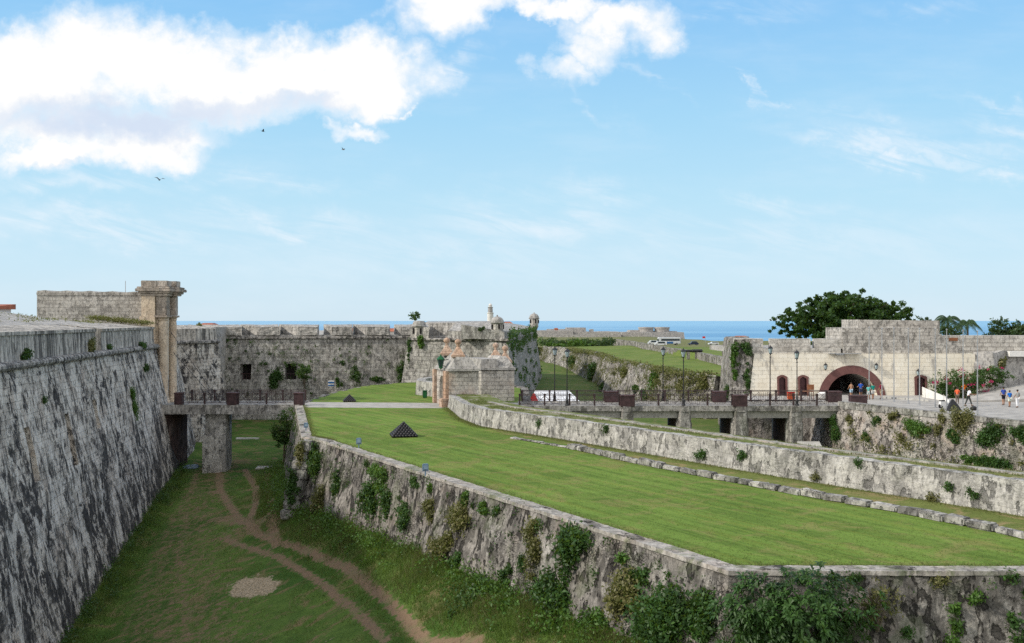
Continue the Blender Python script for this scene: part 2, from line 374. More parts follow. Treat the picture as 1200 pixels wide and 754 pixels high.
def cut(o, cutmb):
    fixn(o)
    c = obj('cutter', cutmb, 'darkhole', origin=(0,0,0)); fixn(c)
    m = o.modifiers.new('b', 'BOOLEAN'); m.object = c; m.solver = 'EXACT'; m.operation = 'DIFFERENCE'
    bpy.context.view_layer.update()
    dg = bpy.context.evaluated_depsgraph_get()
    me = bpy.data.meshes.new_from_object(o.evaluated_get(dg)); o.modifiers.clear(); o.data = me
    bpy.data.objects.remove(c, do_unlink=True); return o
def grid(name, xs, ys, zf, mat, attrs=None, **kw):
    mb = MB(); nx, ny = len(xs), len(ys)
    vs = [(x, y, zf(x, y)) for y in ys for x in xs]
    fs = [(j*nx+i, j*nx+i+1, (j+1)*nx+i+1, (j+1)*nx+i) for j in range(ny-1) for i in range(nx-1)]
    me = mkmesh(name, vs, fs, None, True); me.materials.append(M[mat])
    for an, fn in (attrs or {}).items():
        a = me.attributes.new(an, 'FLOAT', 'POINT'); a.data.foreach_set('value', [fn(v[0], v[1]) for v in vs])
    o = bpy.data.objects.new(name, me); COL.objects.link(o); return tag(o, **kw)
def poly(name, pts, z, mat, **kw):
    mb = MB(); mb.add([(p[0], p[1], z) for p in pts], [tuple(range(len(pts)))]); o = obj(name, mb, mat, origin=(0,0,0)); tag(o, **kw)
    bm = bmesh.new(); bm.from_mesh(o.data); bmesh.ops.triangulate(bm, faces=bm.faces[:])
    for f in bm.faces:
        if f.normal.z < 0: f.normal_flip()
    bm.to_mesh(o.data); bm.free(); return o
# leaves: many small quads at given points
def leafmesh(name, C, size, mat, parent=None, Nrm=None, aspect=.55, local=False, droop=0.0, label=None, cat=None, group=None, kind=None, sizevar=.4):
    C = np.asarray(C, dtype=float); n = len(C)
    a = rng.normal(size=(n, 3))
    if Nrm is not None: a = a*.8+np.asarray(Nrm)
    a /= np.linalg.norm(a, axis=1)[:, None]+1e-9
    b = rng.normal(size=(n, 3)); b[:, 2] -= droop; b -= (b*a).sum(1)[:, None]*a; b /= np.linalg.norm(b, axis=1)[:, None]+1e-9
    c = np.cross(a, b); s = size*(1+sizevar*rng.uniform(-1, 1, size=n))[:, None]
    L = b*s*.5; W = c*s*.5*aspect
    V = np.stack([C-L, C+W-L*.1+a*s*.08, C+L, C-W-L*.1+a*s*.08], 1).reshape(-1, 3)
    if parent is not None and not local: V = V-np.array(worg(parent))
    loc = (0,0,0)
    if parent is None and not local:
        loc = (float(V[:, 0].mean()), float(V[:, 1].mean()), float(V[:, 2].min())); V = V-np.array(loc)
    me = bpy.data.meshes.new(name); me.vertices.add(4*n); me.vertices.foreach_set('co', V.ravel())
    me.loops.add(4*n); me.loops.foreach_set('vertex_index', np.arange(4*n)); me.polygons.add(n)
    me.polygons.foreach_set('loop_start', np.arange(0, 4*n, 4)); me.polygons.foreach_set('loop_total', np.full(n, 4))
    me.update(); me.validate(); me.materials.append(M[mat])
    o = bpy.data.objects.new(name, me); COL.objects.link(o); o.location = loc; o.parent = parent
    return tag(o, label, cat, group, kind)
def clump_pts(c, r, nclump, per, cr=.3, shell=.55, zmin=None):
    """points in leaf clumps through an ellipsoid volume, towards its shell"""
    d = rng.normal(size=(nclump, 3)); d /= np.linalg.norm(d, axis=1)[:, None]
    rad = (shell+(1-shell)*rng.random(nclump))[:, None]*(1+.18*rng.normal(size=(nclump, 1)))
    cc = np.array(c)+d*rad*np.array(r)
    pts = np.repeat(cc, per, 0)+rng.normal(size=(nclump*per, 3))*cr*np.mean(r)*np.array([1, 1, .75])*.6
    if zmin is not None: pts = pts[pts[:, 2] > zmin]
    return pts
def blades(name, base, h, w, mat, lean=.35, **kw):
    base = np.asarray(base, dtype=float); n = len(base)
    if n == 0: return None
    hh = (h*(.5+.8*rng.random(n)))[:, None] if np.isscalar(h) else (h*(.6+.7*rng.random(n)))[:, None]
    ang = rng.uniform(0, 2*math.pi, n); side = np.stack([np.cos(ang), np.sin(ang), 0*ang], 1)*w/2
    tip = base+np.concatenate([rng.normal(size=(n, 2))*lean*hh, hh], 1)
    V = np.stack([base-side, base+side, tip], 1).reshape(-1, 3)
    me = bpy.data.meshes.new(name); me.vertices.add(3*n); me.vertices.foreach_set('co', V.ravel())
    me.loops.add(3*n); me.loops.foreach_set('vertex_index', np.arange(3*n)); me.polygons.add(n)
    me.polygons.foreach_set('loop_start', np.arange(0, 3*n, 3)); me.polygons.foreach_set('loop_total', np.full(n, 3))
    me.update(); me.validate(); me.materials.append(M[mat])
    o = bpy.data.objects.new(name, me); COL.objects.link(o); return tag(o, **kw)
def sstep(a, b, x):
    t = min(1, max(0, (x-a)/(b-a))); return t*t*(3-2*t)
def interp(x, xs, ys): return float(np.interp(x, xs, ys))
# ================================================================== ground levels
def cordX(y): return -28.7-(y-55.8)*.17
def zl(y): return interp(y, [18, 59, 104, 160], [-12.2, -10.3, -6.5, -6.5])
def zr(y): return interp(y, [18, 41, 70, 104, 160], [-4.2, -4.6, -5.5, -6.4, -6.5])
def XLf(y): return cordX(min(y, 112))+.2*(5.8-zl(y))
RAVL = [(-14.5,137.0),(-19.0,131.0),(-21.2,118.0),(-21.7,106.0),(-21.7,100.0),(-15.3,72.6),(-13.5,70.4),(7.35,33.7),(33.0,33.55)]
def XRf(y): return interp(y, [18, 34, 70.4, 72.6, 100, 160], [7.6, 6.2, -14.6, -16.4, -22.8, -22.8])
def floorz(x, y):
    a, b = XLf(y), XRf(y); t = (x-a)/max(2.0, b-a)
    z = zl(y)+(zr(y)-zl(y))*min(1, max(0, (t-.1)/.9))
    z += .9*sstep(.8, 1.02, t)*(1-sstep(1.0, 1.2, t))*interp(y, [34, 60, 95, 100], [1, 1, .8, 0])
    z += .5*(1-sstep(0, .12, t))*interp(y, [90, 98], [1, .3])
    if x > 8: z = max(z, -4.7)
    if y > 38: z -= 9*sstep(b+3, b+6, x)
    return z+.10*nz((x, y, 0), .35)+.05*nz((x, y, 0), 1.3, 4)
def onfloor(px, py):
    d = 15*F/(py-376)
    for _ in range(30):
        x = X(px, d); z = floorz(x, d); d = .5*d+.5*(H-z)*F/(py-376)
    return (X(px, d), d)
TR = [([(560,752),(500,752),(455,705),(405,665),(345,640),(305,628),(283,612),(272,596),(258,575),(256,552)], .42, 1.05),
      ([(452,752),(415,715),(370,680),(325,652),(285,640),(262,630)], .40, .95),
      ([(292,612),(300,590),(300,572),(287,550)], .40, 1.05), ([(325,640),(318,610),(318,585),(314,552)], .45, 1.05),
      ([(222,750),(215,700),(210,650),(218,600),(226,570),(230,556)], .6, .62), ([(198,700),(192,680),(200,640),(208,610)], 1.3, .5),
      ([(250,608),(290,612),(330,604)], 1.0, .7), ([(240,640),(262,625),(290,622)], 1.6, .55), ([(230,735),(232,700),(240,670)], 1.1, .5),
      ([(250,560),(300,556),(330,548)], .8, .45)]
TRW = [([onfloor(*p) for p in pl], w, s) for pl, w, s in TR]
STR = onfloor(298, 689)
def segd(x, y, a, b):
    dx, dy = b[0]-a[0], b[1]-a[1]; t = max(0, min(1, ((x-a[0])*dx+(y-a[1])*dy)/(dx*dx+dy*dy+1e-9)))
    return math.hypot(x-a[0]-dx*t, y-a[1]-dy*t)
def dirt(x, y):
    if y > 108 or x > 10: return 0.0
    m = 0.0
    for pl, w, s in TRW:
        d = min(segd(x, y, pl[i], pl[i+1]) for i in range(len(pl)-1))
        m = max(m, s*(1-sstep(w*.25, w*1.35, d)))
    a, b = XLf(y), XRf(y); t = (x-a)/max(2., b-a)
    m = max(m, .5*sstep(.06, .2, t)*(1-sstep(.45, .75, t)))
    return m
def straw(x, y): return 1.2*(1-sstep(.5, 1.7, math.hypot((x-STR[0])/1.6, (y-STR[1]+.75*(x-STR[0]))/1.3)))
xs = np.concatenate([np.arange(-75, -40, 2.5), np.arange(-40, 8.5, .3), np.arange(9, 50, 2)])
ys = np.concatenate([np.arange(14, 34, 1.0), np.arange(34, 75, .35), np.arange(75, 110, .5), np.arange(110, 162, 2)])
ditch = grid('ditch_floor', xs, ys, floorz, 'ditch', {'dirt': dirt, 'straw': straw}, kind='structure')
# outer ditch
ditch2 = grid('outer_ditch_floor', np.arange(-14, 76, 2.0), np.arange(36, 300, 2.0),
     lambda x, y: -4.6+.25*nz((x, y, 0), .1)+.08*nz((x, y, 0), .5)+2.2*sstep(240, 285, y)-9.0*(1-sstep(interp(y, [33, 43, 55, 66, 73, 86, 98, 130, 137], [31, 24, 16, 9, 4, -2, 1, -1, -16])-1.5, interp(y, [33, 43, 55, 66, 73, 86, 98, 130, 137], [31, 24, 16, 9, 4, -2, 1, -1, -16]), x)), 'ditch2', kind='structure')
# ravelin lawn, walks, esplanade
INNER = [(-6.2,97.6),(-4.3,86.2),(-2.4,80.0),(2.5,72.9),(6.8,66.4),(14.2,54.8),(22.3,43.3),(29.5,33.0)]
poly('lawn', [p for p in RAVL]+[(28.4,36.5),(23.3,44.5),(15.2,56.0),(8,67),(3.4,74),(-1,81),(-2,87),(1.0,97.5),(1.0,125),(-3,136)], 0.0, 'lawn', kind='structure')
poly('path', [(-21.4,97.6),(-6.0,96.6),(1.0,97.6),(1.0,103.2),(-6,102.6),(-21.4,103.9)], .006, 'path', kind='structure')
ESP = [(25.3,114),(25.3,106.9),(32.4,106.9),(32.5,98.4),(42.3,80.8),(60,66.4),(130,60),(130,150),(40,150)]
poly('esplanade', ESP, .02, 'espl', kind='structure')
poly('road', [(33,99.5),(41.5,85.5),(60,72),(130,66),(130,90),(60,92),(47,106),(36,110),(33,106)], .028, 'ramp', kind='structure')
kq = [G(x, y, .0) for x, y in ((590,509),(668,521.5),(740,538.5),(845,559),(966,581),(1062,598),(1200,626),(1290,645))]
poly('dry_verge', [(q.x, q.y) for q in kq]+[(29.3,33.6),(22.2,43.5),(14.1,55.0),(6.7,66.6),(2.4,73.1),(-2.2,80)], .008, 'verge', kind='structure')
# upland beyond the outer ditch
ROCK = [(7.4,283),(15.0,262),(19.5,213),(18.6,186),(21.7,158),(24.3,140),(27.2,133)]
def rockx(y): return interp(y, [133,140,158,186,213,262,283], [27.2,24.3,21.7,18.6,19.5,15.0,7.4])
def zE(y): return interp(y, [130,200,250,350,450,600,850,900,1000,1300], [2.7,2.6,1.7,-.3,-2.7,-2.9,-5.0,-9,-40,-60])
def zU(x, y):
    if y < 283:
        e = rockx(y); w = 1.0+.5*min(1, max(0, (x-e)/(33-e)))
        z = w if x < 33.4 else zE(y)
    else: z = zE(y)
    w = sstep(255, 330, y); z = z*(1-w)+zE(y)*w
    z += .25*nz((x, y, 0), .05)*sstep(150, 250, y)+.5*nz((x, y, 0), .02)*sstep(300, 500, y)
    c = 640+.9*max(0, 150-x) if x < 900 else 640
    if x > 118: z -= 46*sstep(560, 700, y+.0*x)*sstep(112, 135, x)
    if x < -60 and y > 300: z -= 50*sstep(330, 500, y)
    return z
g1 = MB(); yy = np.arange(133, 284, 2.0)
vs = []; cols = 26
for y in yy:
    e = rockx(y)-.2
    xx = list(np.linspace(e, 32.9, 9))+[33.3, 33.5]+list(np.linspace(36, 300, 15)); vs += [(x, y, zU(x, y)) for x in xx]
cols = 26
fs = [(j*cols+i, j*cols+i+1, (j+1)*cols+i+1, (j+1)*cols+i) for j in range(len(yy)-1) for i in range(cols-1)]
g1.add(vs, fs); obj('glacis_lawn', g1, 'lawn2', smooth=True, kind='structure')
grid('far_field', np.concatenate([np.arange(-500, -40, 40), np.arange(-40, 150, 8), np.arange(150, 1000, 40)]), np.concatenate([np.arange(281, 600, 10), np.arange(600, 1320, 20)]), zU, 'field', kind='structure')
# sea
m, t = newmat('sea_water'); p = pos(t)
nb = t.noise(t.scl(p, (.0006, .003, 1)), 1.0, 5, .6); yv = t.n('ShaderNodeSeparateXYZ', {0: p}).outputs[1]
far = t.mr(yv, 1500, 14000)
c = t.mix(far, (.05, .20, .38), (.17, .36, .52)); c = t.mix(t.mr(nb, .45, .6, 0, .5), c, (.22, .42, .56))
finish(t, c, .35, t.noise(t.scl(p, (.05, .05, .05)), 1.0, 6), .4, .4)
M['sea'] = m
poly('sea', [(-150000, 200), (150000, 200), (150000, 180000), (-150000, 180000)], -46.0, 'sea', kind='structure')
poly('terrain_base', [(-400, -200), (400, -200), (400, 300), (-400, 300)], -14.0, 'ditch2', kind='structure')

# ================================================================== main curtain wall on the left
mw = thing('fortress_wall', 'huge sloping fortress wall with black streaks filling the left edge, beside the dry ditch', 'wall', (-34, 70, -10))
mpath = [(cordX(y), y) for y in (14, 30, 45, 60, 75, 90, 103.0)]+[(-38.5,112.5),(-41.5,123)]
zs = [zl(p[1])-1.5 for p in mpath]
profs = [[(0, 5.65), (.2*(5.65-z), z), (-3, z), (-3, 5.65)] for z in zs]
mb = sweep(MB(), mpath, profs, .45, .45, .10, .45)
o = obj('scarp', mb, 'main', mw)
cm = MB()
for px, py0, py1, y in ((37, 500, 565, 0), (83, 484, 546, 0), (113, 468, 502, 0)):
    # slit on the battered face: solve the depth where the ray meets it
    pym = (py0+py1)/2; d = 60.0
    for _ in range(60):
        z = Z(pym, d); xw = cordX(d)+.2*(5.65-z); d = .7*d+.3*(xw*F/(px-600))
    z0, z1 = Z(py1, d), Z(py0, d); zm = (z0+z1)/2
    cm.box((cordX(d)+.2*(5.65-zm)+.1, d, zm), (1.1, 1.0, z1-z0), M4=Matrix.Rotation(-math.atan(.2), 4, 'Y').to_4x4())
cut(o, cm)
cp = [(.0, 5.62), (.22, 5.66), (.34, 5.8), (.34, 5.95), (.22, 6.08), (0, 6.12), (-.5, 6.12), (-.5, 5.62)]
obj('cordon', sweep(MB(), mpath, cp, .5, .5, .035, 1.1), 'cordon', mw)
def mpp(y): return (cordX(y), y)
pp = [(-.12, 6.1), (-.2, 7.62), (-.08, 7.64), (-.08, 7.85), (-3.4, 8.2), (-3.4, 6.1)]
obj('parapet', sweep(MB(), [mpp(14), mpp(30), mpp(45), mpp(60), mpp(72), mpp(78.0)], pp, .5, .5, .03, .8), 'parapet', mw)
obj('parapet', sweep(MB(), [mpp(79.8), mpp(90), mpp(102.2)], pp, .5, .5, .05, .8), 'parapet', mw)
obj('embrasure_back', sweep(MB(), [mpp(77.9), mpp(79.9)], [(-.9, 6.1), (-.95, 7.8), (-3.3, 8.1), (-3.3, 6.1)], .5, .5, .03), 'merlon', mw)
rp = []
for y in (14, 30, 60, 75, 90, 98, 103): rp.append((cordX(y), y))
rz = [10.4, 10.4, 10.35, 10.05, 9.45, 8.6, 8.25]
obj('terreplein', sweep(MB(), rp, [[(-3.3, 8.19), (-3.3, 6.2), (-15, 6.2), (-15, z+.05), (-12, z)] for z in rz], 1.0, 1.0, .05, .4), 'roofpave', mw)
# shoulder of the curtain beyond the gate
sh = thing('shoulder_wall', 'pale streaked wall corner jutting out between the columned gate and the far bastion', 'wall', (-39, 124, -7))
spath = [(-41.5,121.0),(-38.9,122.8),(-37.4,126.8),(-45.6,152.0)]
obj('scarp', sweep(MB(), spath, [(0, 5.65), (1.5, -8), (-4, -8), (-4, 5.65)], .6, .6, .10, .4), 'main', sh)
obj('cordon', sweep(MB(), spath, [(0, 5.62), (.28, 5.7), (.28, 5.95), (0, 6.05), (-.5, 6.05), (-.5, 5.62)], .6, .6, .04, 1), 'cordon', sh)
obj('parapet', sweep(MB(), spath, [(-.15, 6.04), (-.2, 7.5), (-3.6, 7.95), (-3.6, 6.04)], .6, .6, .06, .8), 'parapet', sh)
# inner platform behind the walls
mb = MB(); mb.prism([(-39.8,112.2),(-42.2,122.0),(-43.5,124),(-43,154),(-80,170),(-80,100),(-52,103.5)], -2, 7.55)
obj('rampart_platform', mb, 'roofpave', kind='structure')

# ================================================================== far curtain and bastion
fw = thing('far_curtain_wall', 'long grey curtain wall with two dark windows and merlons, behind the left bridge', 'wall', (-30, 150, -6))
fpath = [(-45,150.0),(-15.2,153.0)]
o = obj('scarp', sweep(MB(), fpath, [(0, 5.75), (1.6, -7.5), (-5, -7.5), (-5, 5.75)], .8, .8, .14, .35), 'far', fw)
cm = MB()
for px in (287, 339): cm.box((X(px, 149.5), 149.5, Z(436, 150)), (1.65, 5, 2.35))
cut(o, cm)
for px in (287, 339):
    w = obj('window', MB().box((X(px, 149.5), 151.6, Z(436, 150)), (1.63, .1, 2.3)), 'darkhole', fw)
    b = MB()
    for k in (-.4, 0, .4): b.tube((X(px, 149.5)+k, 150.3, Z(436, 150)-1.15), (X(px, 149.5)+k, 150.3, Z(436, 150)+(-.2 if px > 300 else -.5)), .035, n=5)
    b.box((X(px, 149.5), 150.3, Z(436, 150)-.3), (1.6, .07, .07)); obj('grille', b, 'door' if px < 300 else 'iron', w)
obj('cordon', sweep(MB(), fpath, [(0, 5.72), (.26, 5.78), (.26, 6.0), (0, 6.08), (-.5, 6.08), (-.5, 5.72)], 1, 1, .04, 1), 'cordon', fw)
obj('parapet', sweep(MB(), fpath, [(-.2, 6.06), (-.2, 6.35), (-4.6, 6.3), (-4.6, 6.06)], 1, 1, .05, .8), 'merlon', fw)
def merlon(par, cx, yf, wf, wb, th, z0, z1, zb, mat='merlon', rz=0.0, jit=.05):
    vs = [(-wf/2, 0, z0), (wf/2, 0, z0), (wb/2, th, z0), (-wb/2, th, z0), (-wf/2, .06, z1), (wf/2, .06, z1), (wb/2, th, zb), (-wb/2, th, zb)]
    m4 = Matrix.Translation((cx, yf, 0)) @ Matrix.Rotation(rz, 4, 'Z')
    bm = bmesh.new(); vv = [bm.verts.new(m4 @ Vector(v)) for v in vs]
    for f in [(0,3,2,1),(4,5,6,7),(0,1,5,4),(1,2,6,5),(2,3,7,6),(3,0,4,7)]: bm.faces.new([vv[i] for i in f])
    bmesh.ops.subdivide_edges(bm, edges=bm.edges[:], cuts=3, use_grid_fill=True)
    for v in bm.verts:
        n = nz(v.co, .9); n2 = nz(v.co, 2.6, 3); v.co += Vector((n, n2, n*.6))*jit*1.6
    mb = MB(); bm.verts.index_update(); mb.add([v.co.copy() for v in bm.verts], [[v.index for v in f.verts] for f in bm.faces]); bm.free()
    return obj('merlon', mb, mat, par)
for (fa, fb, ba, bb) in ((254,283,229,280), (303,327,281,326), (349,372,327,374), (389,412,379,413), (430,456,413.5,457), (470,485,462,486)):
    d = 150+3*((fa-255)/230); D = d+4.3
    bm = bmesh.new(); vv = [bm.verts.new(v) for v in ((X(fa,d),d+.1,6.3),(X(fb,d),d+.1,6.3),(X(bb,D),D,6.3),(X(ba,D),D,6.3),(X(fa,d),d+.15,7.55),(X(fb,d),d+.15,7.55),(X(bb,D),D,7.9),(X(ba,D),D,7.9))]
    for f in [(0,3,2,1),(4,5,6,7),(0,1,5,4),(1,2,6,5),(2,3,7,6),(3,0,4,7)]: bm.faces.new([vv[i] for i in f])
    bmesh.ops.subdivide_edges(bm, edges=bm.edges[:], cuts=4, use_grid_fill=True)
    for v in bm.verts: v.co += Vector((nz(v.co, .9), nz(v.co, 2.6, 3), nz(v.co, 1.3, 5)*.8))*.10
    bm.verts.index_update(); obj('merlon', MB().add([v.co.copy() for v in bm.verts], [[v.index for v in f.verts] for f in bm.faces]), 'merlon', fw); bm.free()
bs = thing('far_bastion', 'angular grey bastion with sentry boxes at its corners behind the stone gatehouse', 'bastion', (-6, 145, -6))
bpath = [(-15.3,155.0),(-14.6,140.0),(-0.6,133.6),(5.5,232.0),(-10,240)]
obj('scarp', sweep(MB(), bpath, [(0, 5.75), (1.9, -7), (-5, -7), (-5, 5.75)], .8, .8, .16, .35), 'far', bs)
obj('cordon', sweep(MB(), bpath, [(0, 5.72), (.26, 5.78), (.26, 6.0), (0, 6.08), (-.5, 6.08), (-.5, 5.72)], 1, 1, .04, 1), 'cordon', bs)
ff = [(-4.6,136.0),(-0.9,134.35),(5.2,231.5)]
mb = MB()
mb.prism([(-14.3,140.3),(-11.6,139.1),(-12.6,149),(-15.0,149)], 6.0, [7.6,7.6,8.0,8.0])
mb.prism([(-8.9,137.8),(-1.2,134.5),(-1.6,141),(-8.2,146)], 6.0, [7.05,7.05,8.25,8.25])
obj('parapet', mb, 'merlon', bs)
obj('parapet', sweep(MB(), [(-.9,134.2),(5.2,231.5)], [(-.1, 6.04), (-.15, 7.0), (-6, 8.0), (-6, 6.04)], 1.5, 1, .1, .5), 'merlon', bs)
mb = MB(); mb.prism([(-44,152.2),(-15.8,155),(-14.6,146),(-8,142),(-2,141),(-1.6,229),(-12,238),(-60,230),(-60,160)], -4, 6.25)
obj('bastion_platform', mb, 'roofpave', kind='structure')
# rising ramp and back parapet on the bastion
mb = MB(); mb.prism([(-13.5,150),(-3.5,143.5),(-3.0,160),(-13.5,160)], 6.3, [8.15,8.2,8.45,8.4]); obj('stone_platform', mb, 'merlon', label='low pale stone platform on top of the far bastion beside the domed sentry box', cat='platform')
def sentry(name, c, r, h, label, ruined=False):
    t = thing(name, label, 'sentry box', c)
    pr = [(r*.25, -r*1.5), (r*.75, -r*.7), (r*1.02, -r*.15), (r*1.02, 0), (r, .02), (r, h*.52)]
    o = obj('drum', MB().lathe(pr, n=10), 'tenaille', t, local=True); fixn(o)
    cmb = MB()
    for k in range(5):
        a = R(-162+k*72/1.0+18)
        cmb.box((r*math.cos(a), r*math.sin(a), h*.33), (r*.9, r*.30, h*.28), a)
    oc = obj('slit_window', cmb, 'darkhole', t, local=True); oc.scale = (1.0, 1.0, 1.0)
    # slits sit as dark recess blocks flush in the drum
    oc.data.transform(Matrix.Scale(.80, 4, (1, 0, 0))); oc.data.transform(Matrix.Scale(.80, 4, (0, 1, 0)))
    obj('cornice', MB().lathe([(r, h*.5), (r*1.22, h*.53), (r*1.28, h*.58), (r*1.1, h*.61), (.01, h*.61)], n=10), 'houseroof', t, local=True)
    dm = [(r*1.12*math.cos(k*math.pi/14), h*.6+h*.33*math.sin(k*math.pi/14)) for k in range(7)]
    if ruined: dm = dm[:4]+[(.01, dm[3][1]+.05)]
    else: dm += [(.02, h*.94)]
    obj('dome', MB().lathe(dm, n=14), 'houseroof', t, local=True, smooth=False)
    if not ruined: obj('finial', MB().sphere((0, 0, h*.97), r*.14, 8, 6), 'houseroof', t, local=True)
    return t
sentry('sentry_box', (-2.0,135.0,6.9), .80, 2.35, 'domed stone sentry box on the near corner of the far bastion, below the lighthouse')
sentry('sentry_box', (5.1,230,7.3), 1.0, 3.1, 'small distant sentry box at the right end of the far bastion')
sentry('sentry_box', (-13.1,140.4,6.1), .85, 2.9, 'ruined sentry box with a plant growing on it, left corner of the far bastion', True)
# low curved wall beside the gatehouse
lw = sweep(MB(), [(-9.6,124),(-11.2,119),(-11.0,114.6),(-8.6,111.0),(-4,109)][::-1][::-1], [(0, 1.6), (.15, -.1), (-1.0, -.1), (-1.0, 1.6)], .6, .6, .05)
obj('low_wall', lw, 'ravwall', label='low curved pale stone wall at the left foot of the stone gatehouse', cat='wall')

# ================================================================== ravelin walls
cw = thing('ravelin_wall', 'tall plant grown retaining wall of the lawn, facing the dry ditch in the foreground', 'retaining wall', (-5, 60, -6))
pr = [(0.0, 0.0), (1.35, -6.2), (2.0, -9), (-2.0, -9), (-2.0, -1.2), (-.7, -.5), (-.5, 0.0)]
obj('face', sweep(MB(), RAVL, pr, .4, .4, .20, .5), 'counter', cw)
obj('coping', sweep(MB(), RAVL[4:], [(.07, .05), (.09, -.10), (-.75, -.12), (-.68, .05)], .3, .25, .07, 1.3), 'coping', cw)
mb = MB()
for k, (z, h, w) in enumerate(((-.38, .74, 1.1), (-1.05, .6, .95), (-1.7, .7, 1.2), (-2.4, .7, 1.35), (-3.1, .7, 1.2), (-3.8, .7, 1.3), (-4.5, .7, 1.2), (-5.2, .7, 1.3))):
    mb.bevbox((-14.5-(-z)*.2, 71.0-(-z)*.05, z), (w, 1.3, h), R(-18+random.uniform(-4, 4)), .09, .07)
obj('corner_stones', mb, 'pier', cw)
rw = thing('lawn_parapet', 'long pale rough stone parapet running down the right side of the lawn', 'parapet', (8, 65, 0))
tops = [1.2, 1.33, 1.42, 1.45, 1.47, 1.5, 1.52, 1.52]
wid = [3.9, 3.9, 3.9, 3.7, 3.2, 2.5, 2.4, 2.4]
def rprof(z, w): return [(-.02, z), (.14, -.3), (-w-1.7, -7.0), (-w-.3, z-.12), (-w, z-.02)]
obj('wall', sweep(MB(), INNER, [rprof(z, w) for z, w in zip(tops, wid)], .4, .4, .09, .7), 'ravwall', rw)
obj('wall_walk', sweep(MB(), INNER, [[(-.75, z+.03), (-.75, z-.2), (-w, z-.2), (-w, z+.03)] for z, w in zip(tops, wid)], .6, .5, .05, .8), 'walk', rw)
obj('gutter', sweep(MB(), INNER[1:], [[(.2-w*.62, z+.11), (.2-w*.62, z-.1), (-.25-w*.62, z-.1), (-.25-w*.62, z+.11)] for z, w in zip(tops[1:], wid[1:])], .6, .5, .02, .8), 'coping', rw)
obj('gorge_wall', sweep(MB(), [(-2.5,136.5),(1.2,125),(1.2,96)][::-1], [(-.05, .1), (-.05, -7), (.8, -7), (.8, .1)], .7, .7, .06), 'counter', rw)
# stone edging row along the parapet
kpts = [G(x, y, .25) for x, y in ((600,509.5),(668,521),(740,537),(845,557),(966,579),(1062,595),(1200,623),(1290,642))]
EDG = 'rough stones laid in a row along the lawn below the parapet'
i = 0; acc = 0
for a, b in zip(kpts[:-1], kpts[1:]):
    L = (b-a).length; d = (b-a).normalized(); t_ = 0
    while t_ < L:
        l = random.uniform(.75, 1.5); c = a+d*(t_+l/2)
        far_ = c.y > 66; hh = .12 if far_ else random.uniform(.26, .4)
        mb = MB().bevbox((c.x, c.y, hh/2-.03), (l-.06, random.uniform(.45, .62), hh), math.atan2(d.y, d.x)+random.uniform(-.05, .05), .07, .04)
        obj('edging_stone', mb, 'pier' if i % 3 else 'ravwall', label='rough grey edging stone lying in the row between lawn and pale parapet', cat='stone', group=EDG)
        t_ += l; i += 1

# ================================================================== outer works on the right
rk = thing('rock_scarp', 'crumbling rock and rubble retaining wall below the far green glacis', 'retaining wall', (20, 190, -4))
rpth = []
for i in range(len(ROCK)-1):
    a, b = Vector(ROCK[i]), Vector(ROCK[i+1]); n = max(1, int((b-a).length/9))
    for k in range(n): rpth.append(tuple(a+(b-a)*k/n+Vector((random.uniform(-.8, .8), 0))))
rpth.append(ROCK[-1])
obj('face', sweep(MB(), rpth, [[(-.1, zU(rockx(p[1])+.3, p[1])+.12), (1.9, -5.5), (-4, -5.5), (-4, zU(rockx(p[1])+.3, p[1])-.3)] for p in rpth], .8, .7, .55, .25), 'rock', rk)
obj('field_wall', sweep(MB(), [(31.3,318),(33.2,280),(33.0,240),(33.7,186),(32.7,154),(33,132)], [(0, 2.75), (.15, .6), (-.9, .6), (-.9, 2.75)], 1.2, .6, .16, .4), 'rock', label='low rubble wall running away across the far green glacis', cat='wall')
es = thing('esplanade_scarp', 'rough rubble retaining wall under the flagpoles at the right end of the bridge', 'retaining wall', (38, 90, -4))
epath = [(25.0,114.0),(25.0,106.6),(32.3,106.6),(32.2,98.2),(42.1,80.5),(60,66),(100,58)]
obj('face', sweep(MB(), epath, [(0, -.1), (.9, -7), (-2.5, -7), (-2.5, -.1)], .5, .5, .30, .45), 'scarp2', es)
obj('coping_course', sweep(MB(), epath[3:], [[(.08, .55), (.08, -.12), (-.7, -.12), (-.7, .55)], [(.08, .3), (.08, -.12), (-.7, -.12), (-.7, .3)], [(.08, .2), (.08, -.12), (-.7, -.12), (-.7, .2)], [(.08, .2), (.08, -.12), (-.7, -.12), (-.7, .2)]], .5, .4, .05, .8), 'pier', es)
# ================================================================== redoubt with the tunnel (right)
rd = thing('gate_redoubt', 'cream painted gate building with maroon arch and doors under rough stone battlements', 'gatehouse', (40, 115, 0))
o = obj('cream_wall', MB().add([(26.95,113.0,-.02),(52.9,113.0,-.02),(52.9,118,-.02),(26.2,118,-.02),(27.6,113.35,4.75),(52.7,113.35,4.75),(52.7,118,4.75),(26.9,118,4.75)],
    [(0,3,2,1),(4,5,6,7),(0,1,5,4),(1,2,6,5),(2,3,7,6),(3,0,4,7)]), 'white', rd)
ax = X(998.6, 113); AR, AZ = 3.83, -.42
def arc(r, n=24, z=AZ, cx=ax, zf=-.3):
    pts = []
    a0 = math.asin(min(1, (zf-z)/r)) if zf > z else 0
    for k in range(n+1):
        a = a0+(math.pi-2*a0)*k/n; pts.append((cx+r*math.cos(a), z+r*math.sin(a)))
    if zf <= z: pts += [(cx-r, zf), (cx+r, zf)]
    return pts
doors = [(X(917, 113), 1.18), (X(941.6, 113), 1.22), (X(1079.5, 113), 1.45)]
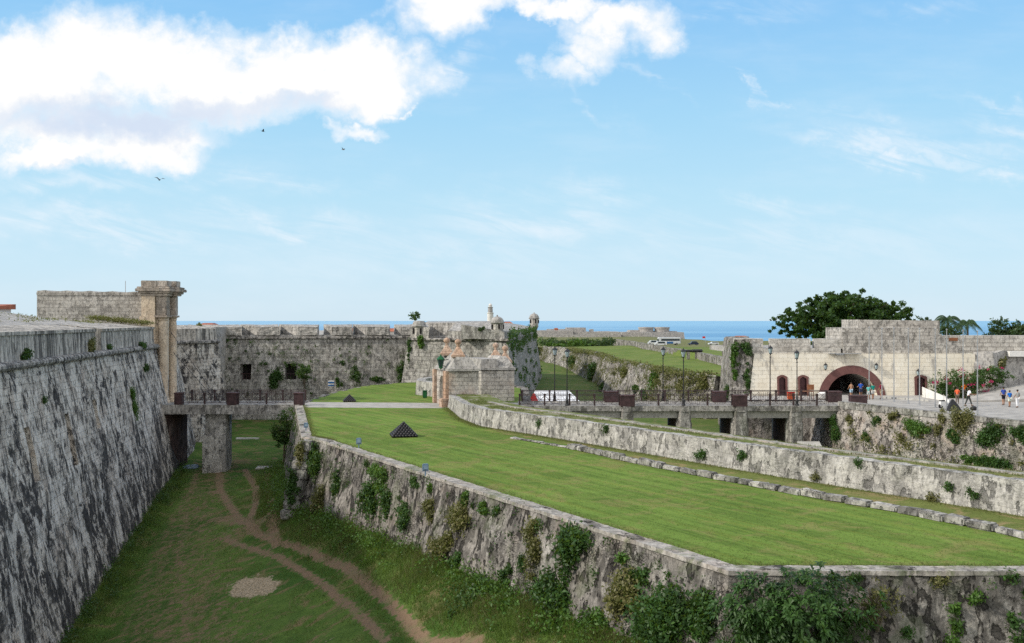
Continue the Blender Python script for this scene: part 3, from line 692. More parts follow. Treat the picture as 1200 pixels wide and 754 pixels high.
def doorpts(cx, w, h=2.3, z0=-.3):
    pts = [(cx+w/2, z0), (cx+w/2, h-.22)]
    for k in range(1, 6): pts.append((cx+w/2-w*k/6, h-.22+.22*math.sin(math.pi*k/6)))
    return pts+[(cx-w/2, h-.22), (cx-w/2, z0)]
cm = MB().xprism(arc(2.9, zf=-.5), 110, 122)
for cx, w in doors: cm.xprism(doorpts(cx, w*.62, 2.1, -.5), 110, 113.75)
cut(o, cm)
M['cream'] = None
m, t = newmat('cream_painted_ashlar'); p = pos(t)
vec = t.n('ShaderNodeCombineXYZ', {0: t.n('ShaderNodeSeparateXYZ', {0: p}).outputs[0], 1: t.n('ShaderNodeSeparateXYZ', {0: p}).outputs[2]}).outputs[0]
bt = t.n('ShaderNodeTexBrick', {'Vector': vec, 'Color1': (1, 1, 1), 'Color2': (.93, .92, .90), 'Mortar': (.70, .67, .62), 'Scale': 1.0, 'Mortar Size': .016, 'Mortar Smooth': .3, 'Brick Width': .95, 'Row Height': .47})
c = t.mix(t.mr(t.noise(p, .6, 6, .6), .35, .65), (.76, .70, .58), (.82, .775, .67))
c = t.mix(1.0, c, bt.outputs[0], 'MULTIPLY')
sz_ = t.n('ShaderNodeSeparateXYZ', {0: p}).outputs[2]
st_ = t.math('MULTIPLY', t.mr(t.noise(t.scl(p, (1, 1, .35)), 1.1, 7, .75, .5), .53, .66), t.mr(sz_, 1.2, 4.3, .1, .9))
c = t.mix(st_, c, (.33, .31, .28)); c = t.mix(t.mr(t.noise(p, 1.8, 5, .7), .62, .7, 0, .35), c, (.42, .38, .32))
finish(t, c, .85, bt.outputs[1], -.01, .15); M['cream'] = m
o.data.materials.clear(); o.data.materials.append(m)
# arch ring and door surrounds
ro, ri = arc(AR, 28, AZ, ax, 0.0), arc(2.9, 28, AZ, ax, 0.0)
n = len(ro); mb = MB()
def yw(z): return 113.0+.35*(z/4.75)
vs = [(p_[0], yw(p_[1])-.06, p_[1]) for p_ in ro]+[(p_[0], yw(p_[1])-.06, p_[1]) for p_ in ri]+[(p_[0], 113.6, p_[1]) for p_ in ro]+[(p_[0], 113.9, p_[1]) for p_ in ri]
fs = []
for k in range(n-1): fs += [(k, k+1, n+k+1, n+k), (k+1, k, 2*n+k, 2*n+k+1), (n+k, n+k+1, 3*n+k+1, 3*n+k)]
mb.add(vs, fs); obj('arch_surround', mb, 'maroon', rd)
ti = arc(2.88, 28, AZ, ax, 0.0); mb = MB(); n = len(ti)
vs = [(p_[0], y, p_[1]) for y in (113.9, 117, 120, 124) for p_ in ti]
fs = [(j*n+k, j*n+k+1, (j+1)*n+k+1, (j+1)*n+k) for j in range(3) for k in range(n-1)]+[tuple(3*n+k for k in range(n))]
mb.add(vs, fs); obj('tunnel_vault', mb, 'cavalier', rd)
dm_ = MB().bbox((ax-2.2, 123.8, 0), (ax+2.2, 123.95, 2.0)); obj('tunnel_door', dm_, 'door', rd)
for cx, w in doors:
    a_, b_ = doorpts(cx, w, 2.33, 0.0), doorpts(cx, w*.62, 2.1, 0.0); n = len(a_); mb = MB()
    vs = [(q[0], yw(q[1])-.05, q[1]) for q in a_]+[(q[0], yw(q[1])-.05, q[1]) for q in b_]+[(q[0], 113.4, q[1]) for q in a_]+[(q[0], 113.45, q[1]) for q in b_]
    fs = []
    for k in range(n-1): fs += [(k, k+1, n+k+1, n+k), (k+1, k, 2*n+k, 2*n+k+1), (n+k, n+k+1, 3*n+k+1, 3*n+k)]
    mb.add(vs, fs); d_ = obj('door', MB().xprism(doorpts(cx, w*.61, 2.08, .02), 113.42, 113.5), 'door', rd)
    obj('door_frame', mb, 'maroon', d_)
obj('metal_canopy', MB().box((X(990, 112.9), 112.95, 4.78), (3.6, .7, .07)).box((X(984, 113), 113.1, 4.66), (.9, .4, .16)), 'steel', rd)
# rough corner and sides
o = obj('rough_flank', sweep(MB(), [(29.5,138),(27.0,128),(25.1,113.6),(27.3,113.3)], [(-.25, 6.3), (0, 4.7), (.55, -6), (-3.2, -6), (-3.2, 6.3)], .5, .5, .16, .5), 'rock', rd)
mb = MB().bbox((26.6,113.55,4.74),(37.5,115.0,5.35)); obj('battlement_base', mb, 'merlonblock', rd)
for a, b in ((859.5, 894), (901, 949), (953.5, 986.5)):
    x0, x1 = X(a, 114), X(b, 114); merlon(rd, (x0+x1)/2, 113.75, x1-x0, (x1-x0)*.96, .9, 5.3, 6.42, 6.45, 'merlonblock', 0, .04)
mb = MB().bbox((26.8,115.6,4.6),(53,135,5.2)); obj('roof', mb, 'roofpave', rd)
x0, x1, x2 = X(986.5, 114), X(1091, 114), X(1106, 114)
o = obj('upper_block', MB().add([(x0,113.6,4.74),(x1,113.6,4.74),(x1,120,4.74),(x0,120,4.74),(x0+.05,113.75,7.68),(x1,113.75,7.68),(x1,120,7.68),(x0+.05,120,7.68)], [(0,3,2,1),(4,5,6,7),(0,1,5,4),(1,2,6,5),(2,3,7,6),(3,0,4,7)]), 'tenaille', rd)
mb = MB(); steps = 8
pts = [(x1, 4.76), (X(1121, 114), 4.76), (X(1121, 114), 5.1)]
for k in range(steps): 
    xx = X(1121, 114)+(x1-X(1121, 114))*(k+1)/steps; zz = 5.1+(7.6-5.1)*(k+1)/steps; pts += [(xx+.33, zz-.02), (xx, zz)] if False else [(X(1121,114)+(x1-X(1121,114))*k/steps, zz), (xx, zz)]
mb.xprism(pts[:-1]+[(x1+.001, 7.6)], 113.66, 117); obj('stepped_flank', mb, 'cavalier', rd)
mb = MB().add([(X(1006,117),117.2,7.6),(x2+.9,117.2,7.0),(x2+.9,123,7.0),(X(1006,117),123,7.6),(X(1006,117),117.2,8.62),(x2+.9,117.2,8.5),(x2+.9,123,8.5),(X(1006,117),123,8.62)], [(0,3,2,1),(4,5,6,7),(0,1,5,4),(1,2,6,5),(2,3,7,6),(3,0,4,7)])
mb.bbox((X(1080,117),117.25,5.0),(x2+.89,122.9,7.1)); obj('top_tier', mb, 'tenaille', rd)
mb = MB().bbox((X(1106,114),114.9,4.76),(70,117.5,6.78)); o = obj('right_parapet', mb, 'merlonblock', rd)
obj('parapet_opening', MB().box((X(1117, 114.9), 114.95, 6.35), (1.0, .3, .35)), 'brown', rd)
obj('right_flank', sweep(MB(), [(52.6,113.4),(54.6,112.6),(57,114.2),(70,114.6)], [(-.3, 4.9), (.8, -.5), (-3, -.5), (-3, 4.9)], .6, .6, .35, .4), 'houseroof', rd)
mb = MB().bbox((56.8,113.6,4.4),(70,114.8,5.0)); obj('white_ledge', mb, 'white', rd)
def wall_lantern(px, py, d, label):
    t = thing('wall_lantern', label, 'lantern', tuple(P(px, py, d)), 0, 'black wall lanterns on the cream gate wall')
    obj('bracket', MB().tube((0, .35, -.35), (0, 0, -.42), .025, n=6).tube((0, .35, -.35), (0, .35, .1), .03, n=6), 'black', t, local=True)
    obj('lamp_body', lantern_mb(1.0), 'glass', t, local=True); obj('lamp_frame', lantern_frame(1.0), 'black', t, local=True)
def lantern_mb(s):
    return MB().lathe([(.10*s, -.28*s), (.20*s, .18*s)], n=6).lathe([(.1*s, -.28*s), (.01, -.28*s)], n=6)
def lantern_frame(s):
    mb = MB()
    for k in range(6):
        a = k*math.pi/3; mb.tube((.105*s*math.cos(a), .105*s*math.sin(a), -.28*s), (.21*s*math.cos(a), .21*s*math.sin(a), .18*s), .014*s, n=4)
    mb.lathe([(.24*s, .17*s), (.24*s, .2*s), (.10*s, .36*s), (.05*s, .38*s), (.03*s, .46*s), (.01, .52*s)], n=6)
    mb.lathe([(.12*s, -.27*s), (.12*s, -.31*s), (.03*s, -.38*s), (.01, -.42*s)], n=6)
    return mb
wall_lantern(967.6, 430, 112.85, 'black wall lantern on the cream wall just left of the maroon arch')
wall_lantern(1027, 430, 112.85, 'black wall lantern on the cream wall just right of the maroon arch')
wall_lantern(1076, 437, 112.85, 'black wall lantern above the single door right of the arch')

# ================================================================== bridges
def bridge_rail(par, x0, x1, y, skip=(), n_panel=None):
    """iron railing: top and bottom rails, posts and crossed bars"""
    L = x1-x0; n = n_panel or max(1, round(L/2.75)); mb = MB()
    z0 = .12
    for zz, r in ((1.12+z0, .035), (.98+z0, .022), (.14+z0, .025)): mb.box(((x0+x1)/2, y, zz), (L, r*2, r*2))
    fr = obj('railing', mb, 'iron', par)
    for k in range(n+1):
        x = x0+L*k/n
        p_ = MB().box((x, y, z0+.5), (.16, .16, 1.0)).box((x, y, z0+1.05), (.22, .22, .14)).lathe([(.09, 0), (.09, .05), (.01, .1)], (x, y, z0+1.1), 8)
        obj('railing_post', p_, 'iron', par)
    pb = MB()
    for k in range(n):
        a, b = x0+L*k/n, x0+L*(k+1)/n; w = (b-a)/3
        for j in range(3):
            xa, xb = a+w*j+.03, a+w*(j+1)-.03
            if j == 1:
                for q in (.2, .5, .8): pb.tube((xa+(xb-xa)*q, y, .14+z0), (xa+(xb-xa)*q, y, .98+z0), .017, n=4, caps=False)
                pb.tube((xa, y, .55+z0), (xb, y, .55+z0), .016, n=4, caps=False)
            else:
                pb.tube((xa, y, .16+z0), (xb, y, .96+z0), .019, n=4, caps=False); pb.tube((xa, y+.03, .96+z0), (xb, y+.03, .16+z0), .019, n=4, caps=False)
            pb.tube((xb+.03, y, .14+z0), (xb+.03, y, .98+z0), .02, n=4, caps=False)
    obj('cross_bars', pb, 'iron', par)
def pedestal(x, y, w, d, label, grp, h=1.12):
    t = thing('bridge_pedestal', label, 'pedestal', (x, y, .03), 0, grp)
    obj('body', MB().bevbox((0, 0, h*.46), (w, d, h*.92), 0, .03), 'pedestal', t, local=True)
    obj('cap', MB().bevbox((0, 0, h*.96), (w+.08, d+.08, h*.12), 0, .03), 'pedtop', t, local=True)
YN, YF = 98.3, 103.7
br = thing('stone_bridge', 'stone bridge on piers with brown iron railings leading to the maroon arch', 'bridge', (17, 101, -4))
obj('deck', sweep(MB(), [(.6, YN), (33.0, YN)], [(.25, .12), (.25, -.42), (-5.65, -.42), (-5.65, .12), (-5.2, .12), (-5.18, .02), (-.2, .02), (-.15, .12)], .5, .3, .03, 1.2), 'bridge', br)
obj('deck_beam', sweep(MB(), [(.6, YN), (33.0, YN)], [(-.1, -.42), (-.1, -1.12), (-1.0, -1.12), (-1.0, -.42)], .5, .3, .015, 1), 'beam', br)
obj('deck_beam', sweep(MB(), [(.6, YN), (33.0, YN)], [(-4.4, -.42), (-4.4, -1.12), (-5.4, -1.12), (-5.4, -.42)], 2, .5), 'beam', br)
for k, px in enumerate((664.5, 734.5, 802, 867.5, 932)):
    x = X(px, 98.3); w = (1.15, 1.4, 1.4, 1.55, 1.5)[k]
    pts = [(x-w/2, YN+.2), (x-w*.32, YN-.45), (x+w*.32, YN-.45), (x+w/2, YN+.2), (x+w/2, YF+.3), (x-w/2, YF+.3)]
    mb = MB(); 
    zt = -.2 if k == 1 else .0
    for zz0, zz1, ex in ((-5.0, -1.6, .10), (-1.6, -.42, .0)):
        q = [(x+(px_-x)*(1+ex), 101+(py_-101)*(1+ex*.2)) for px_, py_ in pts]; mb.prism(q, zz0, zz1)
    bm_ = mb; p_ = obj('pier', bm_, 'pier', br)
    obj('pier_head', MB().bevbox((x, YN-.12, -.2), (w*.62, .75, .62), 0, .05, .02), 'bridge', br)
    if k: obj('brick_core', MB().box((x-w/2-.06, 101.2, -3.2), (.12, 4.2, 4.0)), 'dirtstone', p_)
RP = [X(a, YN) for a in (610, 727, 743, 858, 874, 969)]
obj('railing_spans', MB().box((17, YN+.05, .1), (32, .1, .03)), 'iron', br)
bridge_rail(br, X(609, YN), X(726, YN), YN+.05, n_panel=4); bridge_rail(br, X(743, YN), X(858, YN), YN+.05, n_panel=4); bridge_rail(br, X(875, YN), X(985, YN), YN+.05, n_panel=4)
bridge_rail(br, X(612, YF), X(708, YF), YF-.1, n_panel=3); bridge_rail(br, X(724, YF), X(834, YF), YF-.1, n_panel=4); bridge_rail(br, X(850, YF), X(968, YF), YF-.1, n_panel=4)
PG = 'maroon pedestals along the bridge railings'
pedestal(X(735, YN), YN+.05, 1.38, 1.0, 'maroon block on the near side of the right bridge, between two left lamp pairs', PG)
pedestal(X(866.5, YN), YN+.05, 1.38, 1.0, 'maroon block on the near side of the bridge, left of the cream building doors', PG)
pedestal(X(716, YF), YF-.1, 1.35, 1.0, 'maroon block on the far bridge side, behind and left of the nearest one', PG)
pedestal(X(842, YF), YF-.1, 1.35, 1.0, 'maroon block on the far bridge side, below the vine covered rock corner', PG)
pedestal(X(977, YF), YF-.1, 1.35, 1.0, 'maroon block at the far right end of the bridge, at the foot of the arch', PG)
pedestal(X(1007, 99), 99.4, 1.6, .9, 'wide maroon block on the esplanade wall in front of the maroon arch', PG, 1.0)
pedestal(X(350.5, 99.8), 99.9, .95, .9, 'maroon block at the lawn end of the left bridge', PG, 1.25)
pedestal(X(272.5, 99.8), 99.9, .98, .9, 'maroon block midway along the left bridge railing', PG, 1.25)
pedestal(X(209.5, 99.8), 99.9, .75, .8, 'dark block at the gate end of the left bridge, under the columns', PG, 1.25)
bl = thing('gate_bridge', 'short concrete bridge with iron railings crossing the dry ditch to the columned gate', 'bridge', (-28, 101, -6))
obj('deck', sweep(MB(), [(-35.6, 99.6), (-21.2, 99.6)], [(.15, .10), (.15, -.85), (-5.0, -.85), (-5.0, .10), (-4.6, .0), (-.4, .0)], .5, .3, .05, .9), 'bridge', bl)
pth = MB(); x0, x1 = X(241, 100), X(264.5, 100)
pth.prism([(x0, 99.9), (x1, 99.9), (x1, 101.3), (x0, 101.3)], -3.0, -.85); pth.prism([(x0-.25, 99.7), (x1+.10, 99.7), (x1+.12, 101.5), (x0-.25, 101.5)], -7.0, -3.0); pth.prism([(x0, 102.9), (x1-.6, 102.9), (x1-.6, 104.3), (x0, 104.3)], -7.0, -.85)
o = obj('pier', pth, 'pier', bl); o.data.materials.clear(); o.data.materials.append(M['ravwall'])
pth = MB().prism([(-35.8, 100.2), (-34.3, 100.2), (-34.0, 104.3), (-35.8, 104.3)], -7.0, -.85); obj('abutment', pth, 'dirtstone', bl)
bridge_rail(bl, X(213, 99.8), X(266, 99.8), 99.9, n_panel=2); bridge_rail(bl, X(279, 99.8), X(345, 99.8), 99.9, n_panel=2)
bridge_rail(bl, -33.5, -21.6, 104.2, n_panel=5)
for (a, b) in (((-35.45, 103.2, Z(388, 103)), (-29.4, 100.2, .3)), ((-35.35, 103.8, Z(413, 103)), (-31.0, 103.8, .3))):
    mb = MB(); a, b = Vector(a), Vector(b); n = 40
    for k in range(n):
        p0, p1 = a.lerp(b, k/n), a.lerp(b, (k+1)/n); mb.tube(p0+(p1-p0)*-.1, p0+(p1-p0)*1.1, .034 if k % 2 else .024, n=5)
    obj('chain', mb, 'black', bl)
# street lamps
def street_lamp(px, y, label, side=1, ht=4.75):
    t = thing('street_lamp', label, 'street lamp', (X(px, y), y, .1), 0, 'black street lamps on the bridge')
    obj('base', MB().lathe([(.20, 0), (.20, .12), (.14, .2), (.15, .55), (.10, .65), (.085, .95), (.06, 1.0)], n=10), 'black', t, local=True)
    obj('post', MB().tube((0, 0, .9), (0, 0, ht), .06, .04, 8).lathe([(.07, ht-.35), (.09, ht-.3), (.07, ht-.25)], n=8), 'black', t, local=True)
    b = MB(); pts = [(0, 0, ht-.25), (.06*side, 0, ht), (.17*side, 0, ht+.12), (.24*side, 0, ht+.02)]
    for p_, q_ in zip(pts[:-1], pts[1:]): b.tube(p_, q_, .028, n=6)
    obj('arm', b, 'black', t, local=True)
    for nm, f, mt in (('lantern_glass', lantern_mb(1.15), 'glass'), ('lantern_frame', lantern_frame(1.15), 'black')):
        o_ = obj(nm, f, mt, t, local=True); o_.location = (.02*side, 0, ht+.40)
street_lamp(664.5, YN-.1, 'street lamp on the near railing in front of the white tent', 1)
street_lamp(801, YN-.1, 'street lamp on the near railing, second from the left of three', -1)
street_lamp(934, YN-.1, 'street lamp on the near railing in front of the cream building', -1, 4.6)
street_lamp(650, YF+.1, 'street lamp on the far railing behind the white tent side', 1)
street_lamp(777, YF+.1, 'street lamp on the far railing below the far cannon', 1)
street_lamp(902.5, YF+.1, 'street lamp on the far railing at the left door of the cream building', 1, 4.9)

# ================================================================== gate with columns on the left
gt = thing('columned_gate', 'tall buff stone gate with paired columns and heavy cornice rising over the main wall', 'gate', (-37, 105, 0))
gx0 = X(166, 102.5)
mb = MB().bbox((gx0, 102.4, -1), (-36.75, 106.8, 11.1)); gb = obj('body', mb, 'gate', gt)
obj('wall_pilaster', MB().bevbox((-36.75, 103.6, 4.4), (.5, 1.4, 9.6), 0, .03), 'gate', gt)
def column(x, y, r, zb, zt):
    pr_ = [(r*1.35, zb), (r*1.35, zb+.25), (r*1.2, zb+.35), (r*1.25, zb+.5), (r*1.02, zb+.6), (r, zb+2), (r*.95, zt-.7), (r*.86, zt-.35), (r*1.0, zt-.3), (r*1.0, zt-.22), (r*.9, zt-.18), (r*1.25, zt), (.01, zt)]
    c_ = obj('column', MB().lathe(pr_, (x, y, 0), 20), 'gate', gt, smooth=False)
    obj('capital', MB().bevbox((x, y, zt+.09), (r*2.7, r*2.7, .2), 0, .03), 'gate_dark', c_)
    obj('entablature_block', MB().bevbox((x, y, zt+1.2), (r*2.05, r*2.05, 2.0), 0, .05).bevbox((x, y, zt+2.35), (r*2.5, r*2.5, .3), 0, .05), 'gate_dark', c_)
column(X(191, 103.1), 103.1, .52, -.1, 8.85); column(X(202.6, 104.6), 104.6, .40, -.1, 8.85)
mb = MB()
for (xa_, xb_, ya_, yb_) in ((gx0, -36.6, 102.4, 106.8), (-36.75, -35.5, 102.45, 103.75), (-36.1, -35.05, 103.95, 105.25)):
    for k, (za, zb_, ex) in enumerate(((11.05, 11.3, .10), (11.3, 11.52, .28), (11.52, 11.80, .50), (11.80, 11.98, .36), (11.98, 12.6, .02))):
        q_ = .004*k+.003*(xa_ > -36.6)+.006*(xa_ > -36)
        mb.bevbox(((xa_+xb_)/2, (ya_+yb_)/2, (za+zb_)/2), (xb_-xa_+2*ex, yb_-ya_+2*ex, zb_-za+.01+q_), 0, .05, .03)
obj('cornice', mb, 'gate_dark', gt)
mb = MB().bevbox((gx0+.1, 102.7, 8.55), (.6, .7, .8), 0, .05); obj('pilaster_base', mb, 'gate', gt)
cv = thing('cavalier_block', 'long low pitted stone block standing on the rampart left of the columned gate', 'wall', (-42, 103, 8))
xa, xb = X(43, 104), X(167, 104)
mb = MB(); nseg = 14
tops_ = [11.62+.10*math.sin(k*2.1)-.012*k for k in range(nseg+1)]
for k in range(nseg):
    a_, b_ = xa+(xb-xa)*k/nseg, xa+(xb-xa)*(k+1)/nseg
    mb.add([(a_,104,6),(b_,104,6),(b_,112,6),(a_,112,6),(a_,104.05,tops_[k]),(b_,104.05,tops_[k+1]),(b_,112,tops_[k+1]),(a_,112,tops_[k])], [(4,5,6,7),(0,1,5,4),(2,3,7,6)]+([(3,0,4,7)] if k == 0 else [])+([(1,2,6,5)] if k == nseg-1 else []))
obj('wall', mb, 'cavalier', cv)
obj('coping', MB().bbox((xa-.02, 103.97, 11.2), (xb, 104.4, 11.45)), 'cavalier', cv)
obj('antenna_pole', MB().tube((X(147, 105), 105, 11.4), (X(147, 105), 105, 12.7), .035, n=6), 'steel', label='thin metal pole on top of the long stone block left of the gate', cat='pole')
if 1: hs = thing('red_roof_building', 'bit of a red tiled roof showing above the rampart at the left edge', 'building', (-62, 120, 7))
obj('wall', MB().bbox((-66, 118.8, 7), (-62.4, 124, 9.9)), 'lime', hs); obj('roof', MB().prism([(-66.4,118.6),(-62.0,118.6),(-62.0,124.4),(-66.4,124.4)], 9.9, [10.15,10.15,10.55,10.55]), 'tile', hs)

# ================================================================== stone gatehouse on the ravelin
gh = thing('stone_gatehouse', 'small ashlar gatehouse with four ball finials and grey vaulted roofs beside the lawn', 'gatehouse', (-3, 101, 0))
def rot(p, c, a): 
    dx, dy = p[0]-c[0], p[1]-c[1]; return (c[0]+dx*math.cos(a)-dy*math.sin(a), c[1]+dx*math.sin(a)+dy*math.cos(a))
# left block: near corner C, right face direction e1, left face direction e2
Cn = Vector((X(526, 98.5), 98.5)); e1 = Vector((.995, .10)).normalized(); e2 = Vector((-.33, .94)).normalized()
def quad(c, w, d): return [c, c+e1*w, c+e1*w+e2*d, c+e2*d]
WL, DL = 2.95, 5.2
o = obj('wall', MB().prism([tuple(q) for q in quad(Cn, WL, DL)], -.1, 3.55), 'house', gh); 
# arched opening on the left face
cutm = MB(); c0 = Cn+e2*2.6
th = math.atan2(e2.y, e2.x)
pts_ = [(-.95, -.3), (-.95, 2.0)]+[(-.95*math.cos(a), 2.0+.95*math.sin(a)) for a in np.linspace(.3, math.pi-.3, 6)]+[(.95, 2.0), (.95, -.3)]
n = len(pts_); vs = []
for s_ in (-1.0, 1.2): vs += [tuple(c0+e2*p_[0]+e1*s_)+(p_[1],) for p_ in pts_]
cutm.add(vs, [tuple(range(n)), tuple(range(2*n-1, n-1, -1))]+[(i, n+i, n+(i+1) % n, (i+1) % n) for i in range(n)])
cut(o, cutm)
for s_ in (.35, DL-.35, 1.2):
    c_ = Cn+e2*s_-e1*.14; w_ = .62 if s_ != 1.2 else .35
    obj('pilaster', MB().bevbox((c_.x, c_.y, 1.75), (w_*.6, w_, 3.5), th-math.pi/2, .04), 'orange', gh)
c_ = Cn+e2*(DL/2)-e1*.18; obj('plinth', MB().bevbox((Cn.x-.35, Cn.y-.2, .35), (1.0, 1.2, .9), th-math.pi/2, .1, .05), 'orange', gh)
def cornice(pts, z, ov, mat='houseroof'):
    c = sum(pts, Vector((0, 0)))/4; q = [c+(p_-c)*(1+ov/(p_-c).length) for p_ in pts]
    return MB().prism([tuple(p_) for p_ in pts], z-.12, z).prism([tuple(p_) for p_ in q], z, z+.24)
q = quad(Cn, WL, DL); obj('cornice', cornice(q, 3.5, .22), 'houseroof', gh)
def vault(q, z, rise, apexw=.18, cut_=.0):
    """steep concave pavilion roof with a ridge along e2"""
    c = sum(q, Vector((0, 0)))/4; mb = MB(); rings = []
    for k in range(7):
        t_ = k/6; s1 = 1-(1-apexw)*t_; s2 = 1-(.10+.16)*t_; zz = z+rise*(1.25*t_-.25*t_*t_)
        ring = []
        for sx, sy in ((-1, -1), (1, -1), (1, 1), (-1, 1)):
            w = (q[1]-q[0]).length/2; d_ = (q[3]-q[0]).length/2
            p_ = c+e1*(sx*w*s1)+e2*(sy*d_*s2); ring.append((p_.x, p_.y, zz))
        rings.append(ring)
    vs = [v for r_ in rings for v in r_]; fs = [(k*4+j, k*4+(j+1) % 4, (k+1)*4+(j+1) % 4, (k+1)*4+j) for k in range(6) for j in range(4)]+[(24, 25, 26, 27)]
    mb.add(vs, fs); return mb
def finial(x, y, z, s=1.12):
    f = obj('finial', MB().bevbox((x, y, z-.05), (1.25*s, 1.25*s, .25), .1, .04).box((x, y, z+.38), (1.15*s, 1.15*s, .62), .1, (.38, .38)), 'orange', gh)
    obj('finial_ball', MB().lathe([(.26*s, .68), (.20*s, .82), (.11*s, .9), (.20*s, .97), (.12*s, 1.05), (.25*s, 1.18), (.31*s, 1.36), (.27*s, 1.52), (.12*s, 1.64), (.01, 1.67)], (x, y, z), 12), 'orange', f, smooth=True)
rl = obj('roof', vault(q, 3.72, 1.55), 'houseroof', gh)
cc = sum(q, Vector((0, 0)))/4
fn = cc-e2*(DL*.27)-e1*.22; finial(fn.x, fn.y, 5.0); ff_ = cc+e2*(DL*.30)-e1*.3; finial(ff_.x-.25, ff_.y, 5.1)
C2 = Vector((X(564, 105), 105)); W2, D2 = 3.5, 5.0; q2 = quad(C2, W2, D2)
obj('wall', MB().prism([tuple(p_) for p_ in q2], -.1, 3.35), 'house', gh); obj('cornice', cornice(q2, 3.3, .2), 'houseroof', gh)
c3 = Vector((X(592, 103.4), 103.6)); q3 = [c3-e1*1.05-e2*1.3, c3+e1*1.05-e2*1.3, c3+e1*1.05+e2*3.3, c3-e1*1.05+e2*3.3]
obj('roof', vault([q2[0]+(q2[1]-q2[0])*.42, q2[1], q2[2], q2[3]+(q2[2]-q2[3])*.42], 3.52, 1.2, .3), 'houseroof', gh)
obj('roof_wall', MB().prism([tuple(p_) for p_ in (q2[0], q2[0]+(q2[1]-q2[0])*.5, q2[3]+(q2[2]-q2[3])*.5, q2[3])], 3.5, 4.45), 'houseroof', gh)
finial(X(592, 106.4), 106.4, Z(424, 106.4)+.05); finial(X(581, 109), 109.0, Z(420, 109)+.05)
t = thing('wall_lantern', 'green lantern hanging on the narrow left face of the stone gatehouse', 'lantern', tuple(P(516.5, 425, 99.6)))
obj('bracket', MB().tube((0, .0, .15), (.75, .5, .3), .04, n=6).tube((0, 0, -.25), (.75, .5, -.5), .03, n=6), 'black', t, local=True)
g_ = obj('lamp_frame', lantern_frame(1.7), 'green', t, local=True); obj('lamp_glass', lantern_mb(1.6), 'win', t, local=True)

# ================================================================== Morro castle, tanks, lighthouse
mc = thing('harbour_castle', 'low distant stone castle on the headland in front of the sea', 'castle', (60, 830, -6))
def cbox(px0, px1, py0, py1, d, dep=30, nm='wall', zb=-9, mat='castle'):
    z1 = Z(py0, d); mb = MB(); x0, x1 = X(px0, d), X(px1, d)
    mb.add([(x0,d,zb),(x1,d,zb),(x1,d+dep,zb),(x0,d+dep,zb),(x0+1,d+1,z1),(x1-1,d+1,z1),(x1-1,d+dep,z1),(x0+1,d+dep,z1)], [(0,3,2,1),(4,5,6,7),(0,1,5,4),(1,2,6,5),(2,3,7,6),(3,0,4,7)])
    return obj(nm, mb, mat, mc)
cbox(618, 673, 387.5, 0, 780, 30); cbox(672, 729, 389.2, 0, 800, 40); cbox(728, 803, 389.6, 0, 830, 40); cbox(640, 684, 386, 0, 806, 20); cbox(663, 688, 384.2, 0, 820, 25); cbox(736, 795, 388.4, 0, 850, 20)
cbox(640, 700, 392.4, 0, 770, 6, 'outer_wall', -9); cbox(737, 765, 387.2, 0, 846, 20)
for a_, b_, py in ((700,716,388.4),(648,655,384.8),(690,697,386)): cbox(a_, b_, py, 0, 825, 8, 'parapet_block')
for px in (757, 775.7): obj('round_tower', MB().lathe([(6.7, -6), (6.3, Z(384.6, 850)-.6), (6.7, Z(384.6, 850)-.5), (6.7, Z(383.6, 850)), (.01, Z(383.6, 850)+.2)], (X(px, 850), 850, 0), 18), 'castle', mc)
lh = thing('lighthouse', 'slender pale lighthouse tower rising behind the domed sentry box', 'lighthouse', (X(574.6, 900), 900, -8))
zl_ = lambda py: Z(py, 900)+8
o = obj('tower', MB().lathe([(3.3, -3), (2.7, zl_(368)), (3.1, zl_(367.5)), (3.1, zl_(366.5))], n=12), 'lime', lh, local=True)
obj('upper_drum', MB().lathe([(2.2, zl_(366.5)), (2.1, zl_(361)), (2.5, zl_(360.5)), (2.5, zl_(360))], n=12), 'castle', lh, local=True)
obj('lantern_room', MB().lathe([(1.6, zl_(360)), (1.6, zl_(358)), (1.9, zl_(357.8)), (.9, zl_(356.4)), (.01, zl_(355.6))], n=10), 'lime', lh, local=True)
kh = thing('keeper_house', 'small red roofed building on the castle right of the lighthouse', 'house', (X(594, 860), 860, -5))
obj('wall', MB().bbox((X(589, 860), 856, -6), (X(600, 860), 864, Z(379, 860))), 'lime', kh)
obj('roof', MB().box((X(594.5, 860), 860, Z(379, 860)+.6), (10, 10, 1.6), 0, (.5, .4)), 'tile', kh)
for px, py, d, lb in ((652, 384.6, 800, 'tiny red roofed hut on the distant castle'), (243, 378.8, 190, 'red tiled roof peeping over the far curtain merlons beside the gate columns'), (416, 384.5, 165, 'orange tiled hut roof seen through a gap in the far merlons, middle'), (459, 385, 165, 'orange tiled hut roof seen through the gap nearest the ruined sentry box'), (519, 382.5, 152, 'small orange brick hut on top of the far bastion')):
    w = 3.4 if px == 243 else 3.2 if d > 300 else 2.2 if px != 416 else 2.6
    t = thing('rampart_hut', lb, 'hut', (X(px, d), d, 5))
    zt = Z(py, d); zb = 6.0 if d < 300 else -2
    obj('wall', MB().bbox((X(px, d)-w*.45, d-1, zb), (X(px, d)+w*.45, d+3, zt-.5)), 'lime' if px < 500 else 'tile', t); obj('roof', MB().box((X(px, d), d+1, zt-.25), (w, 4.4, .5), 0, (.5, .4)), 'tile', t)
